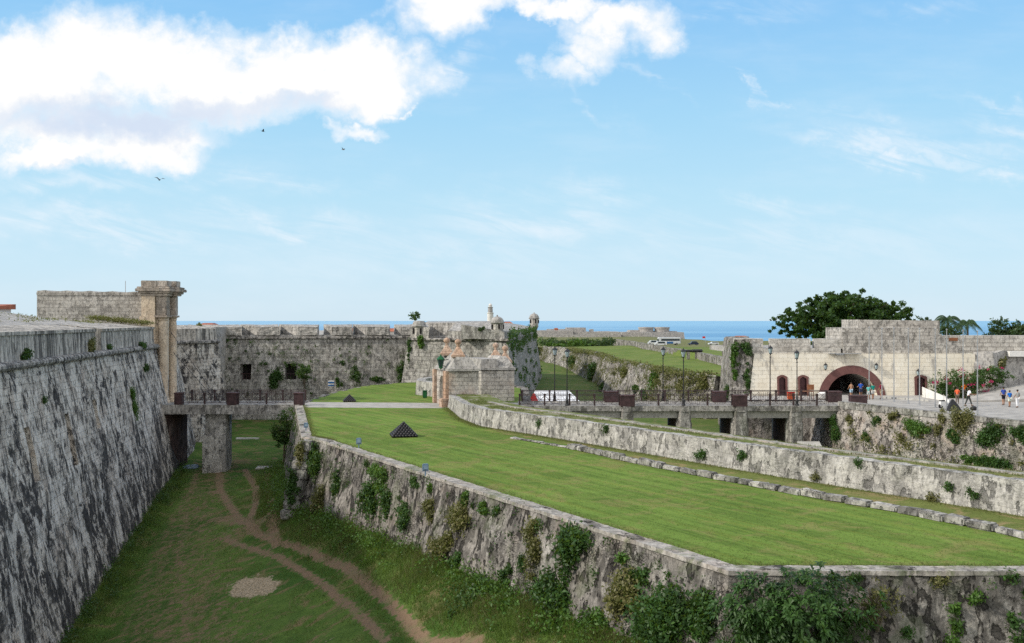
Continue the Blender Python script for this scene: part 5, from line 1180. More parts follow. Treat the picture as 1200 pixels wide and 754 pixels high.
WP = [ # main wall, parapet, gate
 (28,415,12,20,'dark little shrub on the streaked parapet at the far left','bush',.13),
 (106,405,13,17,'dry yellowish tuft in the parapet gap of the main wall','dry',.14),
 (170,432,8,10,'small dark shrub high on the main wall close to the gate columns','bush',.13),
 (168,406,10,8,'dark tuft over the cordon just left of the gate columns','bush',.12),
 (127,406,9,6,'dark tuft on the cordon midway along the main wall','bush',.12),
 (50,468,6,8,'tiny dark shrub on the main wall under the cordon','bush',.1),
 (155,470,6,34,'thin hanging weed on the red stained part of the main wall','bushl',.1),
 # far wall
 (470,438,16,28,'dark green shrub in the corner where far curtain meets bastion','bush',.28),
 (479,410,6,46,'narrow vine climbing the re-entrant corner of the far wall','bush',.24),
 (492,398,12,20,'bright shrub below the ruined sentry box','bushl',.26),
 (325,444,34,20,'low dark shrubs at the foot of the far wall between its windows','bush',.26),
 (415,437,16,16,'small tree like shrub growing on the middle of the far wall','bush',.24),
 (403,426,8,6,'small tuft on the far wall above the blue panel','bush',.2),
 (394,446,8,14,'thin dark weed right of the blue panel','bush',.2),
 (440,444,30,8,'scattered weeds at the base of the far wall behind the lawn','bush',.22),
 (232,382,8,10,'little tuft on the shoulder wall parapet','dry',.2),
 (565,385,14,5,'weeds along the top of the far bastion parapet','bush',.2),
 # ravelin wall
 (437,578,26,44,'large green shrub on the ravelin wall below the middle floodlight','bush',.16),
 (395,575,14,46,'tall dark creeper on the upper left corner of the ravelin wall','bush',.15),
 (455,592,18,34,'dark shrub hanging next to the large one below the middle floodlight','bush',.15),
 (474,606,24,30,'dark round shrub on the ravelin wall below the nearest floodlight','bush',.15),
 (487,566,13,14,'small shrub under the coping next to the nearest floodlight','bush',.12),
 (505,571,8,11,'small bright shrub under the coping right of the nearest floodlight','bushl',.12),
 (430,544,6,7,'tiny shrub under the coping near the middle floodlight','bush',.1),
 (440,549,8,9,'tiny round shrub on the coping edge beside another one','bush',.1),
 (547,585,10,20,'greenish weed hanging from the middle of the ravelin coping','bushl',.11),
 (568,594,14,16,'bushy weed under the coping, centre of the ravelin wall','bushl',.11),
 (583,600,9,12,'dark small weed under the coping right of the centre','bush',.11),
 (593,676,14,26,'dark shrub low on the ravelin wall at its centre','bush',.13),
 (625,640,20,62,'long hanging dry creeper on the centre of the ravelin wall','dry',.13),
 (612,660,10,16,'small dark plant beside the long dry creeper','bush',.12),
 (681,652,52,62,'big leafy green shrub covering the right part of the ravelin wall','bush',.17),
 (632,700,24,30,'low bush at the bottom centre of the ravelin wall','bush',.14),
 (660,712,34,44,'wide leafy bush at the foot of the ravelin wall, bottom centre','bush',.15),
 (700,735,50,34,'spreading bush at the bottom edge below the big wall shrub','bushl',.15),
 (731,653,9,12,'small round tuft right of the big leafy wall shrub','bushl',.12),
 (650,690,40,50,'dark tangled creeper under the big leafy wall shrub','bush',.14),
 (735,700,36,60,'tangled climber between the big wall shrub and the dense climber','dry',.14),
 (775,735,60,40,'leafy growth at the bottom edge left of the broad leaved bush','bush',.15),
 (830,720,40,60,'dark climber on the wall corner left of the broad leaved bush','bush',.15),
 (445,562,34,26,'pale green trailing shrub near the middle floodlight','bushl',.13),
 (540,600,30,34,'dry trailing weeds on the bare part of the ravelin wall','dry',.12),
 (795,700,76,92,'dense dark green climber right of the big wall shrub near the wall corner','bush',.15),
 (750,672,22,26,'green tuft under the coping left of the dense climber','bush',.13),
 (520,640,34,36,'yellowish bush at the foot of the ravelin wall left of centre','dry',.15),
 (535,655,20,24,'dark bush at the wall foot beside the yellowish one','bush',.14),
 (560,690,34,34,'dark leafy bush in the grass at the wall foot','bush',.15),
 (505,600,14,30,'withered brown creeper on the ravelin wall below the nearest floodlight','dry',.12),
 (370,538,28,34,'dark green shrub filling the gap beside the corner stones','bush',.15),
 (345,575,20,50,'dark creeper below the lawn corner left of the corner stones','bush',.16),
 (352,540,14,50,'dry hanging creeper left of the corner stones','dry',.15),
 (376,590,20,40,'yellow green bush at the foot of the corner stones','dry',.15),
 (1118,714,14,12,'round bright tuft on the near grey wall, upper left of three','bushl',.11),
 (1118,732,12,9,'round bright tuft on the near grey wall, middle of three','bushl',.11),
 (1115,750,14,8,'round bright tuft on the near grey wall at the bottom edge','bushl',.11),
 (1143,702,18,12,'flat green tuft with yellow flowers on the near grey wall','bushl',.11),
 (1192,738,20,34,'leafy shrub on the near grey wall at the right edge','bush',.12),
 (1062,742,8,8,'tiny tuft low on the near grey wall','bush',.1),
 (1000,677,30,6,'weeds trailing over the near wall coping right of the large bush','bush',.1),
 (1100,680,30,5,'sparse weeds below the coping of the near grey wall','dry',.09),
 (1185,676,26,9,'weeds over the near wall coping at the right edge','bush',.1),
 # lawn parapet
 (632,496,4,9,'little upright weed on the pale parapet near its left end','bush',.1),
 (711,503,5,13,'dark upright weed on the pale parapet below the second lamp pair','bush',.11),
 (821,534,14,10,'dark weeds at the foot of the pale parapet','bush',.11),
 (870,533,12,8,'weeds on the pale parapet below the bridge piers','bush',.11),
 (1006,543,6,14,'weed growing over the top of the pale parapet','bush',.11),
 (1141,578,12,8,'small weed on the right part of the pale parapet','bush',.1),
 (1113,570,5,6,'tiny weed on the pale parapet, left of another small weed','bush',.1),
 (957,560,10,5,'low weeds at the parapet foot behind the edging stones','dry',.1),
 (1093,583,8,16,'dry streaky weed on the right part of the pale parapet','dry',.1),
 # esplanade scarp
 (1072,499,22,20,'leafy plant on the rubble scarp below the middle flagpoles','bushl',.16),
 (1027,492,8,14,'small plant on the rubble scarp near the bridge end','bush',.14),
 (1046,488,8,18,'thin plant on the rubble scarp below the third flagpole','dry',.14),
 (996,490,7,16,'dry weed on the rubble scarp next to the bridge end','dry',.14),
 (1104,494,10,26,'dry hanging weed on the rubble scarp under the scooter','dry',.15),
 (1128,490,16,36,'tall yellowish weed on top of the rubble scarp by the eighth flagpole','dry',.16),
 (1162,508,36,30,'large dark shrub on the rubble scarp at the right','bush',.18),
 (1196,505,16,22,'dark shrub on the rubble scarp cut by the right edge','bush',.18),
 (1170,545,40,18,'low bushes at the foot of the rubble scarp on the right','bush',.16),
 (1140,541,22,12,'green bush at the foot of the rubble scarp','bushl',.15),
 (1015,512,9,12,'dark plant low on the rubble scarp','bush',.14),
 (1118,510,16,16,'dark green plant on the middle of the rubble scarp','bush',.15),
 (981,500,8,40,'dark vine in the corner where bridge and rubble scarp meet','bush',.15),
 # redoubt corner
 (862,425,12,56,'bright vine on the rough corner left of the cream wall','bushl',.22),
 (874,410,18,22,'leafy vine hanging from the top of the rough corner','bush',.22),
 (876,440,10,50,'leafy vine hanging beside the cream wall edge','bush',.22),
 (1170,425,34,14,'grassy shrub bank behind the flowering bush','dry',.3),
 (853,460,16,14,'small bush at the foot of the rough corner','bush',.22),
 # rock scarp
 (768,445,18,24,'bright green plant on the eroded rock wall below the glacis','bushl',.35),
 (705,455,12,10,'dark bush at the foot of the rock wall notch','bush',.4),
 (735,432,14,22,'green streak of weeds on the rock wall','dry',.35),
 (697,435,10,24,'dark bush on the rock wall left of the notch','bush',.4),
 (672,425,10,16,'weeds on the distant part of the rock wall','bush',.5),
 (745,455,14,10,'dark bush at the rock wall foot above the railing','bush',.35),
 (800,452,16,16,'green weeds on the rock wall behind the second lamp pair','dry',.3),
 (822,446,12,18,'dry weeds on the rock wall close to the rough corner','dry',.3),
 (757,463,18,12,'dark round bush seen through the railing left of the middle lamps','bush',.3),
]
for w in WP: wallplant(*w)
# small tufts under the lawn coping and elsewhere: too many to count, one object each
pts = []
for i in range(len(RAVL)-1):
    a, b = Vector(RAVL[i]), Vector(RAVL[i+1])
    if i < 4: continue
    L = (b-a).length; d = (b-a)/L; n = Vector((d.y, -d.x))
    for k in range(int(L*2.2)):
        s_ = random.uniform(0, L); z = -abs(random.gauss(0, 1.4)) if random.random() < .6 else -random.uniform(0, 5.5)
        if z < -5.6: continue
        q = a+d*s_+n*(.05-z*.22); c = np.array((q.x, q.y, z)); m_ = int(random.expovariate(1/22.))+4; pts.append(c+rng.normal(size=(m_, 3))*random.uniform(.06, .2))
leafmesh('wall_weeds', np.concatenate(pts), .11, 'bush', label='scattered weeds sprouting over the ravelin wall', cat='weeds', kind='stuff', droop=.4)
pts = []
for pth_, zlo, zhi, cnt in ((epath[3:5], -5.5, .2, 60), ([(28.6,127),(26.2,114)], -3, 6, 40), (ROCK[2:], -5, .8, 240), (ROCK[:3], -4, 1, 160)):
    for _ in range(cnt):
        i = random.randrange(len(pth_)-1); a, b = Vector(pth_[i]), Vector(pth_[i+1]); q = a.lerp(b, random.random()); d = (b-a).normalized(); n = Vector((d.y, -d.x)); z = random.uniform(zlo, zhi)
        bt_ = .13 if zlo == -5.5 else .3 if zhi <= 1 else .05
        q = q+n*(.25+(zhi-z)*bt_); m_ = int(random.expovariate(1/40.))+6; pts.append(np.array((q.x, q.y, z))+rng.normal(size=(m_, 3))*random.uniform(.12, .4)*(1.6 if a.y > 140 else 1))
leafmesh('rock_weeds', np.concatenate(pts), .24, 'dry', label='scattered dry weeds on the rubble and rock walls at right', cat='weeds', kind='stuff', droop=.3)
# far bastion side growth
pts = []
for _ in range(120):
    s_ = random.random()**1.2; q_ = random.random(); z = random.uniform(4.6, 7.2) if q_ < .6 else random.uniform(-4.5, 5); x = -.6+6.1*s_+.1+max(0, 5.75-z)*.15*.95; y = 133.6+98*s_
    pts.append(np.array((x+.1, y, z))+rng.normal(size=(26, 3))*np.array((.14, .7, .3)))
leafmesh('ivy', np.concatenate(pts), .36, 'bush', label='dark ivy spread over the receding side of the far bastion', cat='ivy', kind='stuff')
pts = []
for _ in range(130):
    x = random.uniform(-44, -15.5); z = 5.75-abs(random.gauss(0, 1))*4.5
    if z < -3: continue
    y = 150.0+3*((x+45)/30)-.15-(5.75-z)*.12; m_ = int(random.expovariate(1/22.))+4; pts.append(np.array((x, y, z))+rng.normal(size=(m_, 3))*random.uniform(.1, .3))
leafmesh('curtain_weeds', np.concatenate(pts), .2, 'bush', label='scattered weeds rooted in the far curtain wall', cat='weeds', kind='stuff')
# weeds on the terreplein ridge
pts = []
for _ in range(26):
    y = random.uniform(60, 101); x = cordX(y)-random.uniform(3.6, 10); z = 8.3+(-(x-cordX(y))-3.3)/8.7*(interp(y, [60, 75, 90, 98, 103], [9.7, 9.55, 9.15, 8.4, 8.15])-8.2)
    pts.append(np.array((x, y, z))+rng.normal(size=(70, 3))*np.array((.5, .9, .08)))
for _ in range(60):
    s_ = random.random(); x = X(112, 102)*(1-s_)+X(178, 101)*s_; pts.append(np.array((x, 100.5, 8.85-.6*s_))+rng.normal(size=(60, 3))*np.array((.4, .4, .12)))
leafmesh('rampart_weeds', np.concatenate(pts), .14, 'dry', label='low weeds and grass growing on the rampart beside the long stone block', cat='weeds', kind='stuff')
# ---- large free bush at the bottom right of the centre
def bush(name, c, r, label, mat, leaf, ncl, per, cat='bush', cr=.3, shell=.45, stems=6, extra=None, zmin=None):
    t = thing(name, label, cat, (c[0], c[1], c[2]-r[2]))
    p_ = clump_pts(c, r, ncl, per, cr, shell, zmin); leafmesh('foliage', p_, leaf, mat, t, droop=.1)
    if extra: leafmesh(extra[0], clump_pts(c, tuple(v*1.03 for v in r), extra[2], extra[3], .12, .9), leaf*1.0, extra[1], t)
    mb = MB()
    for k in range(stems):
        a = random.uniform(0, 6.28); q = .7*random.random()+.2
        mb.tube((c[0], c[1], c[2]-r[2]), (c[0]+r[0]*q*math.cos(a), c[1]+r[1]*q*math.sin(a), c[2]+r[2]*random.uniform(-.1, .7)), .05, .02, 5)
    obj('stem', mb, 'bark', t); return t
# broad-leaved bush: rosettes of long leaves
def rosettes(name, c, r, n, label, leaf=.30):
    t = thing(name, label, 'bush', (c[0], c[1], c[2]-r[2])); V = []; 
    d = rng.normal(size=(n, 3)); d /= np.linalg.norm(d, axis=1)[:, None]; d[:, 1] = -np.abs(d[:, 1])*.9-.05; d /= np.linalg.norm(d, axis=1)[:, None]
    rad = .55+.5*rng.random(n); rad *= 1+.16*np.sin(d[:, 0]*7+1)+.12*np.sin(d[:, 2]*9)
    cc = np.array(c)+d*rad[:, None]*np.array(r); faces = []
    for i in range(n):
        ax = Vector(d[i])*.8+Vector((0, 0, .7)); ax.normalize(); u = ax.orthogonal().normalized(); w = ax.cross(u); m_ = random.randint(8, 13)
        for k in range(m_):
            a = 6.28*k/m_*1.6+random.random(); el = random.uniform(.05, .9); dr = (u*math.cos(a)+w*math.sin(a))*math.cos(el)+ax*math.sin(el); sd = dr.cross(ax).normalized()
            L_ = leaf*random.uniform(.6, 1.15); p0 = Vector(cc[i]); mid = p0+dr*L_*.55+ax*.03; tip = p0+dr*L_-Vector((0, 0, L_*.22)); b = len(V)
            V += [p0, mid+sd*L_*.15, tip, mid-sd*L_*.15]; faces.append((b, b+1, b+2, b+3))
    me = mkmesh('foliage', [v-Vector(t.location) for v in V], faces); me.materials.append(M['bush']); o_ = bpy.data.objects.new('foliage', me); COL.objects.link(o_); o_.parent = t
    mb = MB()
    for k in range(9): mb.tube((c[0]+random.uniform(-.5, .5), c[1]+.3, c[2]-r[2]), Vector(cc[random.randrange(n)]), .04, .015, 5)
    obj('stem', mb, 'bark', t)
rosettes('broadleaf_bush', (X(938, 32.6), 33.0, Z(722, 32.6)), (2.45, 1.2, 1.45), 520, 'large broad leaved dark green bush in front of the near wall, bottom right of centre')
bush('shrub', (X(1032, 33), 33.3, Z(712, 33)), (.7, .5, .9), 'dry twiggy shrub right beside the large broad leaved bush', 'dry', .12, 30, 26)
bush('shrub', (X(880, 33), 33.1, Z(738, 33)), (.8, .6, .8), 'low green shrub at the bottom left of the large broad leaved bush', 'bush', .13, 40, 26)
# small tree in the ditch below the bridge
def tree(name, base, h, crown, label, leaf, ncl, per, mat='tree', trunk_r=.25, cat='tree', lean=(0, 0), cr=.25, shell=.5, lobes=None, limbs=9, group=None):
    t = thing(name, label, cat, base, 0, group); b = Vector(base); top = b+Vector((lean[0], lean[1], h)); mb = MB()
    p_ = b; segs = 5
    for k in range(segs):
        q = b.lerp(top, (k+1)/segs)+Vector((random.uniform(-.1, .1), random.uniform(-.1, .1), 0))*trunk_r*2; mb.tube(p_, q, trunk_r*(1-.13*k), trunk_r*(1-.13*(k+1)), 9, k == 0); p_ = q
    tr_ = obj('trunk', mb, 'bark', t); L = lobes or [((0, 0, 0), 1.0)]; allp = []; cen = b+Vector(crown[0]); rr = crown[1]
    lb = MB()
    for k in range(limbs):
        a = 6.28*k/limbs+random.random(); e_ = cen+Vector((rr[0]*.65*math.cos(a), rr[1]*.65*math.sin(a), rr[2]*random.uniform(-.2, .6))); m_ = top.lerp(e_, .5)+Vector((0, 0, rr[2]*.1)); lb.tube(top-Vector((0, 0, h*.15)), m_, trunk_r*.45, trunk_r*.25, 6, False); lb.tube(m_, e_, trunk_r*.25, trunk_r*.07, 6, False)
    obj('limb', lb, 'bark', tr_)
    tot = sum(l[1]**2 for l in L)
    for off, s_ in L:
        c_ = cen+Vector((off[0]*rr[0], off[1]*rr[1], off[2]*rr[2])); allp.append(clump_pts(c_, tuple(v*s_ for v in rr), max(6, int(ncl*s_*s_/tot)), per, cr, shell))
    leafmesh('crown', np.concatenate(allp), leaf, mat, t, Nrm=np.tile([0, 0, .5], (sum(len(x) for x in allp), 1))); return t
x, y = X(333, 97), 97.0; zb = floorz(x, y)
tree('ditch_tree', (x, y, zb), 2.6, ((0, 0, 4.0), (1.25, 1.2, 1.7)), 'small dark leafy tree in the ditch at the lawn end of the left bridge', .2, 90, 34, 'bush', .16, lobes=[((0, 0, 0), .9), ((-.4, 0, -.5), .6), ((.3, 0, -.7), .6)])
x, y = X(357, 147.6), 147.4; tree('wall_foot_tree', (x, y, -6.2), 5.6, ((0, 0, 7.1), (1.1, 1.0, 1.5)), 'slim young tree in front of the far curtain wall right of its windows', .26, 55, 28, 'bush', .09)
# big fig tree behind the redoubt
tree('fig_tree', (X(990, 150), 150, 1.0), 5.0, ((-.4, 0, 7.5), (10.2, 8, 4.9)), 'huge spreading dark green tree behind the cream gate building', .42, 900, 62, 'tree', .7, cr=.085, shell=.66,
     lobes=[((0, 0, 0), .62), ((-.55, -.1, -.08), .46), ((.5, -.1, .05), .48), ((-.02, -.1, .42), .5), ((.15, 0, .66), .28), ((-.35, -.2, .38), .36), ((.42, 0, .38), .34), ((-.78, 0, -.22), .26), ((.80, 0, -.05), .34), ((.62, -.1, .22), .34), ((0, -.3, .1), .7), ((-.1, -.1, .80), .14), ((.02, -.5, -.4), .6), ((-.62, 0, .28), .22)], limbs=12)
# far trees at right edge
for px, d, w, h_, lb in ((1172, 190, 3.4, 2.0, 'rounded distant tree left part of the clump above the right parapet'), (1187, 190, 3.6, 1.6, 'distant low tree right part of the clump above the right parapet'), (1202, 185, 3.2, 1.6, 'distant tree cut by the right edge above the parapet')):
    tree('distant_tree', (X(px, d), d, 1.5), 3.0, ((0, 0, Z(384, d)-1.5-h_*.35), (w*.5+.6, 2, h_)), lb, .5, 50, 26, 'fartree', .2)
def palm(px, d, ztop, R_, label, n=16):
    t = thing('palm_tree', label, 'palm tree', (X(px, d), d, 1.0), 0, 'palms behind the redoubt'); h_ = ztop-1.0; mb = MB()
    for k in range(6): mb.tube((.25*math.sin(k*.4), 0, h_*k/6), (.25*math.sin((k+1)*.4), 0, h_*(k+1)/6), .22-.015*k, .205-.015*k, 8, False)
    obj('trunk', mb, 'bark2', t, local=True); V = []; Fs = []
    for k in range(n):
        a = 6.283*k/n+random.uniform(-.15, .15); el = random.uniform(-.5, 1.45); L_ = R_*random.uniform(.85, 1.1); p0 = Vector((.2, 0, h_)); prev = p0; m_ = 12
        for j_ in range(1, m_+1):
            q = j_/m_; pt = p0+Vector((math.cos(a)*L_*q*math.cos(el*.6), math.sin(a)*L_*q*math.cos(el*.6), L_*(q*math.sin(el)-q*q*(.75+.45*math.sin(el)))))
            dr = (pt-prev).normalized(); sd = dr.cross(Vector((0, 0, 1))).normalized()
            for sg in (-1, 1):
                for e_ in range(2):
                    o0 = prev.lerp(pt, .5*e_); ll = L_*.30*math.sin(math.pi*min(.95, q*.85+.12))+.1; tp = o0+sd*sg*ll*.6+dr*ll*.6-Vector((0, 0, ll*.55)); b = len(V); V += [o0, o0+dr*.10, tp]; Fs.append((b, b+1, b+2))
            b = len(V); V += [prev+Vector((0, 0, .04)), pt+Vector((0, 0, .04)), pt-Vector((0, 0, .03)), prev-Vector((0, 0, .03))]; Fs.append((b, b+1, b+2, b+3)); prev = pt
    me = mkmesh('crown', V, Fs); me.materials.append(M['palm']); o_ = bpy.data.objects.new('crown', me); COL.objects.link(o_); o_.parent = t
palm(1109, 140, Z(374, 140), 2.7, 'taller palm on the left of the two behind the upper stone tier', 22); palm(1132, 142, Z(378.5, 142), 2.3, 'shorter palm on the right of the two above the right parapet', 18)
bush('palm_understorey', (X(1112, 138), 138, Z(393, 138)), (1.8, 1.2, 1.4), 'dark bush at the foot of the palms behind the stone tier', 'fartree', .35, 40, 24)
bush('treetop', (X(1083, 136), 136, Z(375.5, 136)), (.9, .7, .7), 'thin treetop poking up over the upper stone tier', 'fartree', .3, 12, 18)
# bougainvillea
bush('bougainvillea', (X(1122, 109.5), 109.6, 1.3), (3.1, 1.6, 1.75), 'flowering bougainvillea bush with magenta blossoms left of the ramp', 'bush', .2, 190, 34, extra=('blossoms', 'flower', 26, 20), cr=.16)
bush('bougainvillea', (X(1162, 110.5), 110.8, 2.3), (2.3, 1.3, 1.2), 'trailing right part of the flowering bush above the ramp', 'bush', .2, 90, 30, extra=('blossoms', 'flower', 7, 14), cr=.16)
bush('rooftop_shrub', (X(485.5, 140.3), 140.3, Z(370.5, 140.3)), (.75, .5, .6), 'leafy plant growing out of the top of the ruined sentry box', 'bush', .24, 26, 20, stems=3)
# far bushes
for k in range(26):
    px = random.uniform(634, 712); d = random.uniform(270, 330); x = X(px, d); z = zU(x, d); s_ = random.uniform(1.0, 2.2)
    bush('far_bush', (x, d, z+s_*.5), (s_*1.5, s_*1.2, s_*.75), 'dark green bush in the thicket at the far end of the outer ditch', 'fartree' if k % 3 else 'bushl', .6, 18, 20, stems=2); bpy.context.scene.objects
for o_ in sc.objects:
    if o_.name.startswith('far_bush'): o_['group'] = 'thicket of bushes beyond the outer ditch'
# ---- grass blades: ditch
pts = []; hs_ = []
for _ in range(330000):
    y = 36+64*random.random()**1.5; a, b = XLf(y), XRf(y); t_ = random.random(); x = a+(b-a)*t_*1.05
    dd = None; edge = max(1-t_/.16, (t_-.72)/.2, 0); keep = .30+.7*min(1, edge)
    if random.random() > keep: continue
    g_ = max(0, 1-dirt(x, y)*1.3-straw(x, y))
    if random.random() > g_: continue
    nn = nz((x, y, 0), .5, 2)
    if nn < -.15 and edge <= 0: continue
    pts.append((x, y, floorz(x, y)-.02)); hs_.append(.12+.08*nn+.28*min(1, edge)*(.6+.8*max(0, nn+.3)))
blades('ditch_grass', pts, np.array(hs_), .035, 'blade', .4, label='rough green grass growing over the dry ditch floor', cat='grass', kind='stuff')
pts = []
for _ in range(30000):
    y = 36+62*random.random()**1.4; x = XRf(y)-abs(random.gauss(0, 1.2)); pts.append((x, y, floorz(x, y)-.02))
blades('dry_bank_grass', [p_ for p_ in pts if nz((p_[0], p_[1], 0), .35, 8) > .05], .5, .03, 'bladedry', .5, label='taller dry grass along the foot of the ravelin wall', cat='grass', kind='stuff')
pts = []
for a, b, n_, wd in [(RAVL[i], RAVL[i+1], 2500, .5) for i in range(4, 8)]:
    for _ in range(n_):
        q = Vector(a).lerp(Vector(b), random.random()); d = (Vector(b)-Vector(a)).normalized(); n = Vector((d.y, -d.x)); q = q-n*(.62+abs(random.gauss(0, .25))); pts.append((q.x, q.y, .0))
for i in range(len(INNER)-1):
    for _ in range(1500):
        q = Vector(INNER[i]).lerp(Vector(INNER[i+1]), random.random()); d = (Vector(INNER[i+1])-Vector(INNER[i])).normalized(); n = Vector((d.y, -d.x)); q = q+n*(.12+abs(random.gauss(0, .35))); pts.append((q.x, q.y, 0))
blades('lawn_edge_grass', pts, .09, .03, 'bladedry', .5, label='unmown grass fringe along the lawn edges', cat='grass', kind='stuff')
pts = []
for i in range(len(INNER)-1):
    a, b = Vector(INNER[i]), Vector(INNER[i+1]); d = (b-a).normalized(); n = Vector((d.y, -d.x))
    for _ in range(int((b-a).length*120)):
        s_ = random.random(); q = a.lerp(b, s_)-n*random.uniform(.8, 2.5); z = tops[i]*(1-s_)+tops[i+1]*s_
        if nz((q.x, q.y, 0), .5) > -.1: pts.append((q.x, q.y, z+.02))
blades('wall_walk_grass', pts, .13, .04, 'bladedry', .5, label='short dry grass on top of the pale parapet', cat='grass', kind='stuff')
# tufts on the dark base of the main wall and leafy weeds
pts = []
for _ in range(200):
    y = random.uniform(44, 102); x = XLf(y)+abs(random.gauss(.2, .5)); z = floorz(x, y); s_ = random.uniform(.12, .3); pts.append(np.array((x, y, z+s_))+rng.normal(size=(int(s_*200), 3))*s_)
leafmesh('wall_foot_weeds', np.concatenate(pts), .14, 'bush', label='leafy weeds along the foot of the main fortress wall', cat='weeds', kind='stuff')
pts = []
for _ in range(330):
    y = random.uniform(35, 98); x = XRf(y)-abs(random.gauss(0, .9)); z = floorz(x, y); s_ = random.uniform(.15, .45); pts.append(np.array((x, y, z+s_*.8))+rng.normal(size=(int(s_*190), 3))*s_*.8)
leafmesh('bank_weeds', np.concatenate(pts), .15, 'bushl', label='leafy weeds along the foot of the ravelin wall', cat='weeds', kind='stuff')
pts = []
for _ in range(420):
    y = random.uniform(134, 262); e = rockx(y); x = e+random.uniform(-.4, 1.0); pts.append(np.array((x, y, zU(x, y)+.1))+rng.normal(size=(26, 3))*np.array((.45, .8, .22)))
leafmesh('glacis_edge_grass', np.concatenate(pts), .3, 'dry', label='long dry grass hanging over the edge of the rock wall', cat='grass', kind='stuff')

# ================================================================== sky, sun, camera
EL, AZ_ = R(32), math.atan2(-.97, -.22)
w = bpy.data.worlds.new('World'); sc.world = w; w.use_nodes = True; t = NT(w.node_tree)
sky = t.n('ShaderNodeTexSky', sky_type='NISHITA', sun_disc=False, sun_elevation=EL, sun_rotation=AZ_ % (2*math.pi), altitude=60, air_density=1.0, dust_density=.6, ozone_density=1.4).outputs[0]
g = t.n('ShaderNodeTexCoord').outputs['Generated']; sp = t.n('ShaderNodeSeparateXYZ', {0: g}).outputs
yc = t.math('MAXIMUM', sp[1], .08); u0 = t.math('DIVIDE', sp[0], yc); v0 = t.math('DIVIDE', sp[2], yc)
uv0 = t.n('ShaderNodeCombineXYZ', {0: u0, 1: v0}).outputs[0]
wq = t.n('ShaderNodeSeparateXYZ', {0: t.n('ShaderNodeTexNoise', {'Vector': uv0, 'Scale': 15, 'Detail': 7, 'Roughness': .58}).outputs[1]}).outputs
wq2 = t.n('ShaderNodeSeparateXYZ', {0: t.n('ShaderNodeTexNoise', {'Vector': uv0, 'Scale': 48, 'Detail': 5, 'Roughness': .6}).outputs[1]}).outputs
u = t.math('ADD', u0, t.math('ADD', t.math('MULTIPLY', t.math('SUBTRACT', wq[0], .5), .11), t.math('MULTIPLY', t.math('SUBTRACT', wq2[0], .5), .03)))
v = t.math('ADD', v0, t.math('ADD', t.math('MULTIPLY', t.math('SUBTRACT', wq[1], .5), .075), t.math('MULTIPLY', t.math('SUBTRACT', wq2[1], .5), .025))); front = t.mr(sp[1], .08, .25)
uv = uv0
el = t.mr(sp[2], 0.0, .40)
ramp = t.n('ShaderNodeValToRGB', {0: sp[2]}).outputs[0]; cr_ = ramp.node.color_ramp
cr_.elements[0].position = 0.0; cr_.elements[0].color = (.66, .82, .93, 1)
cr_.elements[1].position = .42; cr_.elements[1].color = (.12, .40, .92, 1)
for p_, c_ in ((.05, (.60, .82, .96)), (.12, (.50, .785, .96)), (.20, (.39, .71, .96)), (.30, (.27, .59, .95))):
    e_ = cr_.elements.new(p_); e_.color = (*c_, 1)
skyc = t.mix(.88, t.scl(sky, (.075,)*3), ramp)
# noise used to break outlines
n1 = t.noise(t.scl(uv, (1, 1.25, 1)), 13, 9, .62, .25); n2 = t.noise(uv, 45, 6, .65); nb_ = t.noise(t.scl(uv, (1, 1.6, 1)), 7, 6, .55)
def blob(px, py, a, b, k=1.0):
    du = t.math('DIVIDE', t.math('SUBTRACT', u, (px-600)/F), a/F); dv = t.math('DIVIDE', t.math('SUBTRACT', v, (376-py)/F), b/F)
    return t.math('MULTIPLY', t.math('SUBTRACT', 1.0, t.math('ADD', t.math('MULTIPLY', du, du), t.math('MULTIPLY', dv, dv))), k)
cum = None
for b_ in ((40,100,130,62),(110,62,90,50),(165,70,75,48),(230,75,100,42),(290,82,90,36),(360,70,100,34),(430,70,70,36),(470,82,52,30),(445,95,60,30),(395,100,80,30),(20,75,60,45),(100,150,150,30),(150,172,90,26),(205,160,48,18),(60,182,70,18),(0,185,30,16),(290,112,130,34),(400,108,90,26),(480,88,40,24),(330,100,90,36),
           (520,4,62,36),(560,0,60,20),(725,22,62,24),(650,5,60,14),(765,28,30,24),(690,62,34,16),(660,85,34,13),(705,45,36,20),(412,148,26,8),(463,121,13,7),(483,124,8,4),(420,90,80,26)):
    bb = blob(*b_, 1.5 if b_[2] >= 60 else 1.1 if b_[2] > 40 else .72); cum = bb if cum is None else t.math('SMOOTH_MAX' if False else 'MAXIMUM', cum, bb)
cum = t.math('MAXIMUM', cum, -1.2)
cm1 = t.math('ADD', cum, t.math('ADD', t.math('MULTIPLY', t.math('SUBTRACT', n1, .5), 3.2), t.math('MULTIPLY', t.math('SUBTRACT', n2, .5), 1.6)))
mask = t.math('MULTIPLY', t.mr(cm1, -.05, 1.25), front)
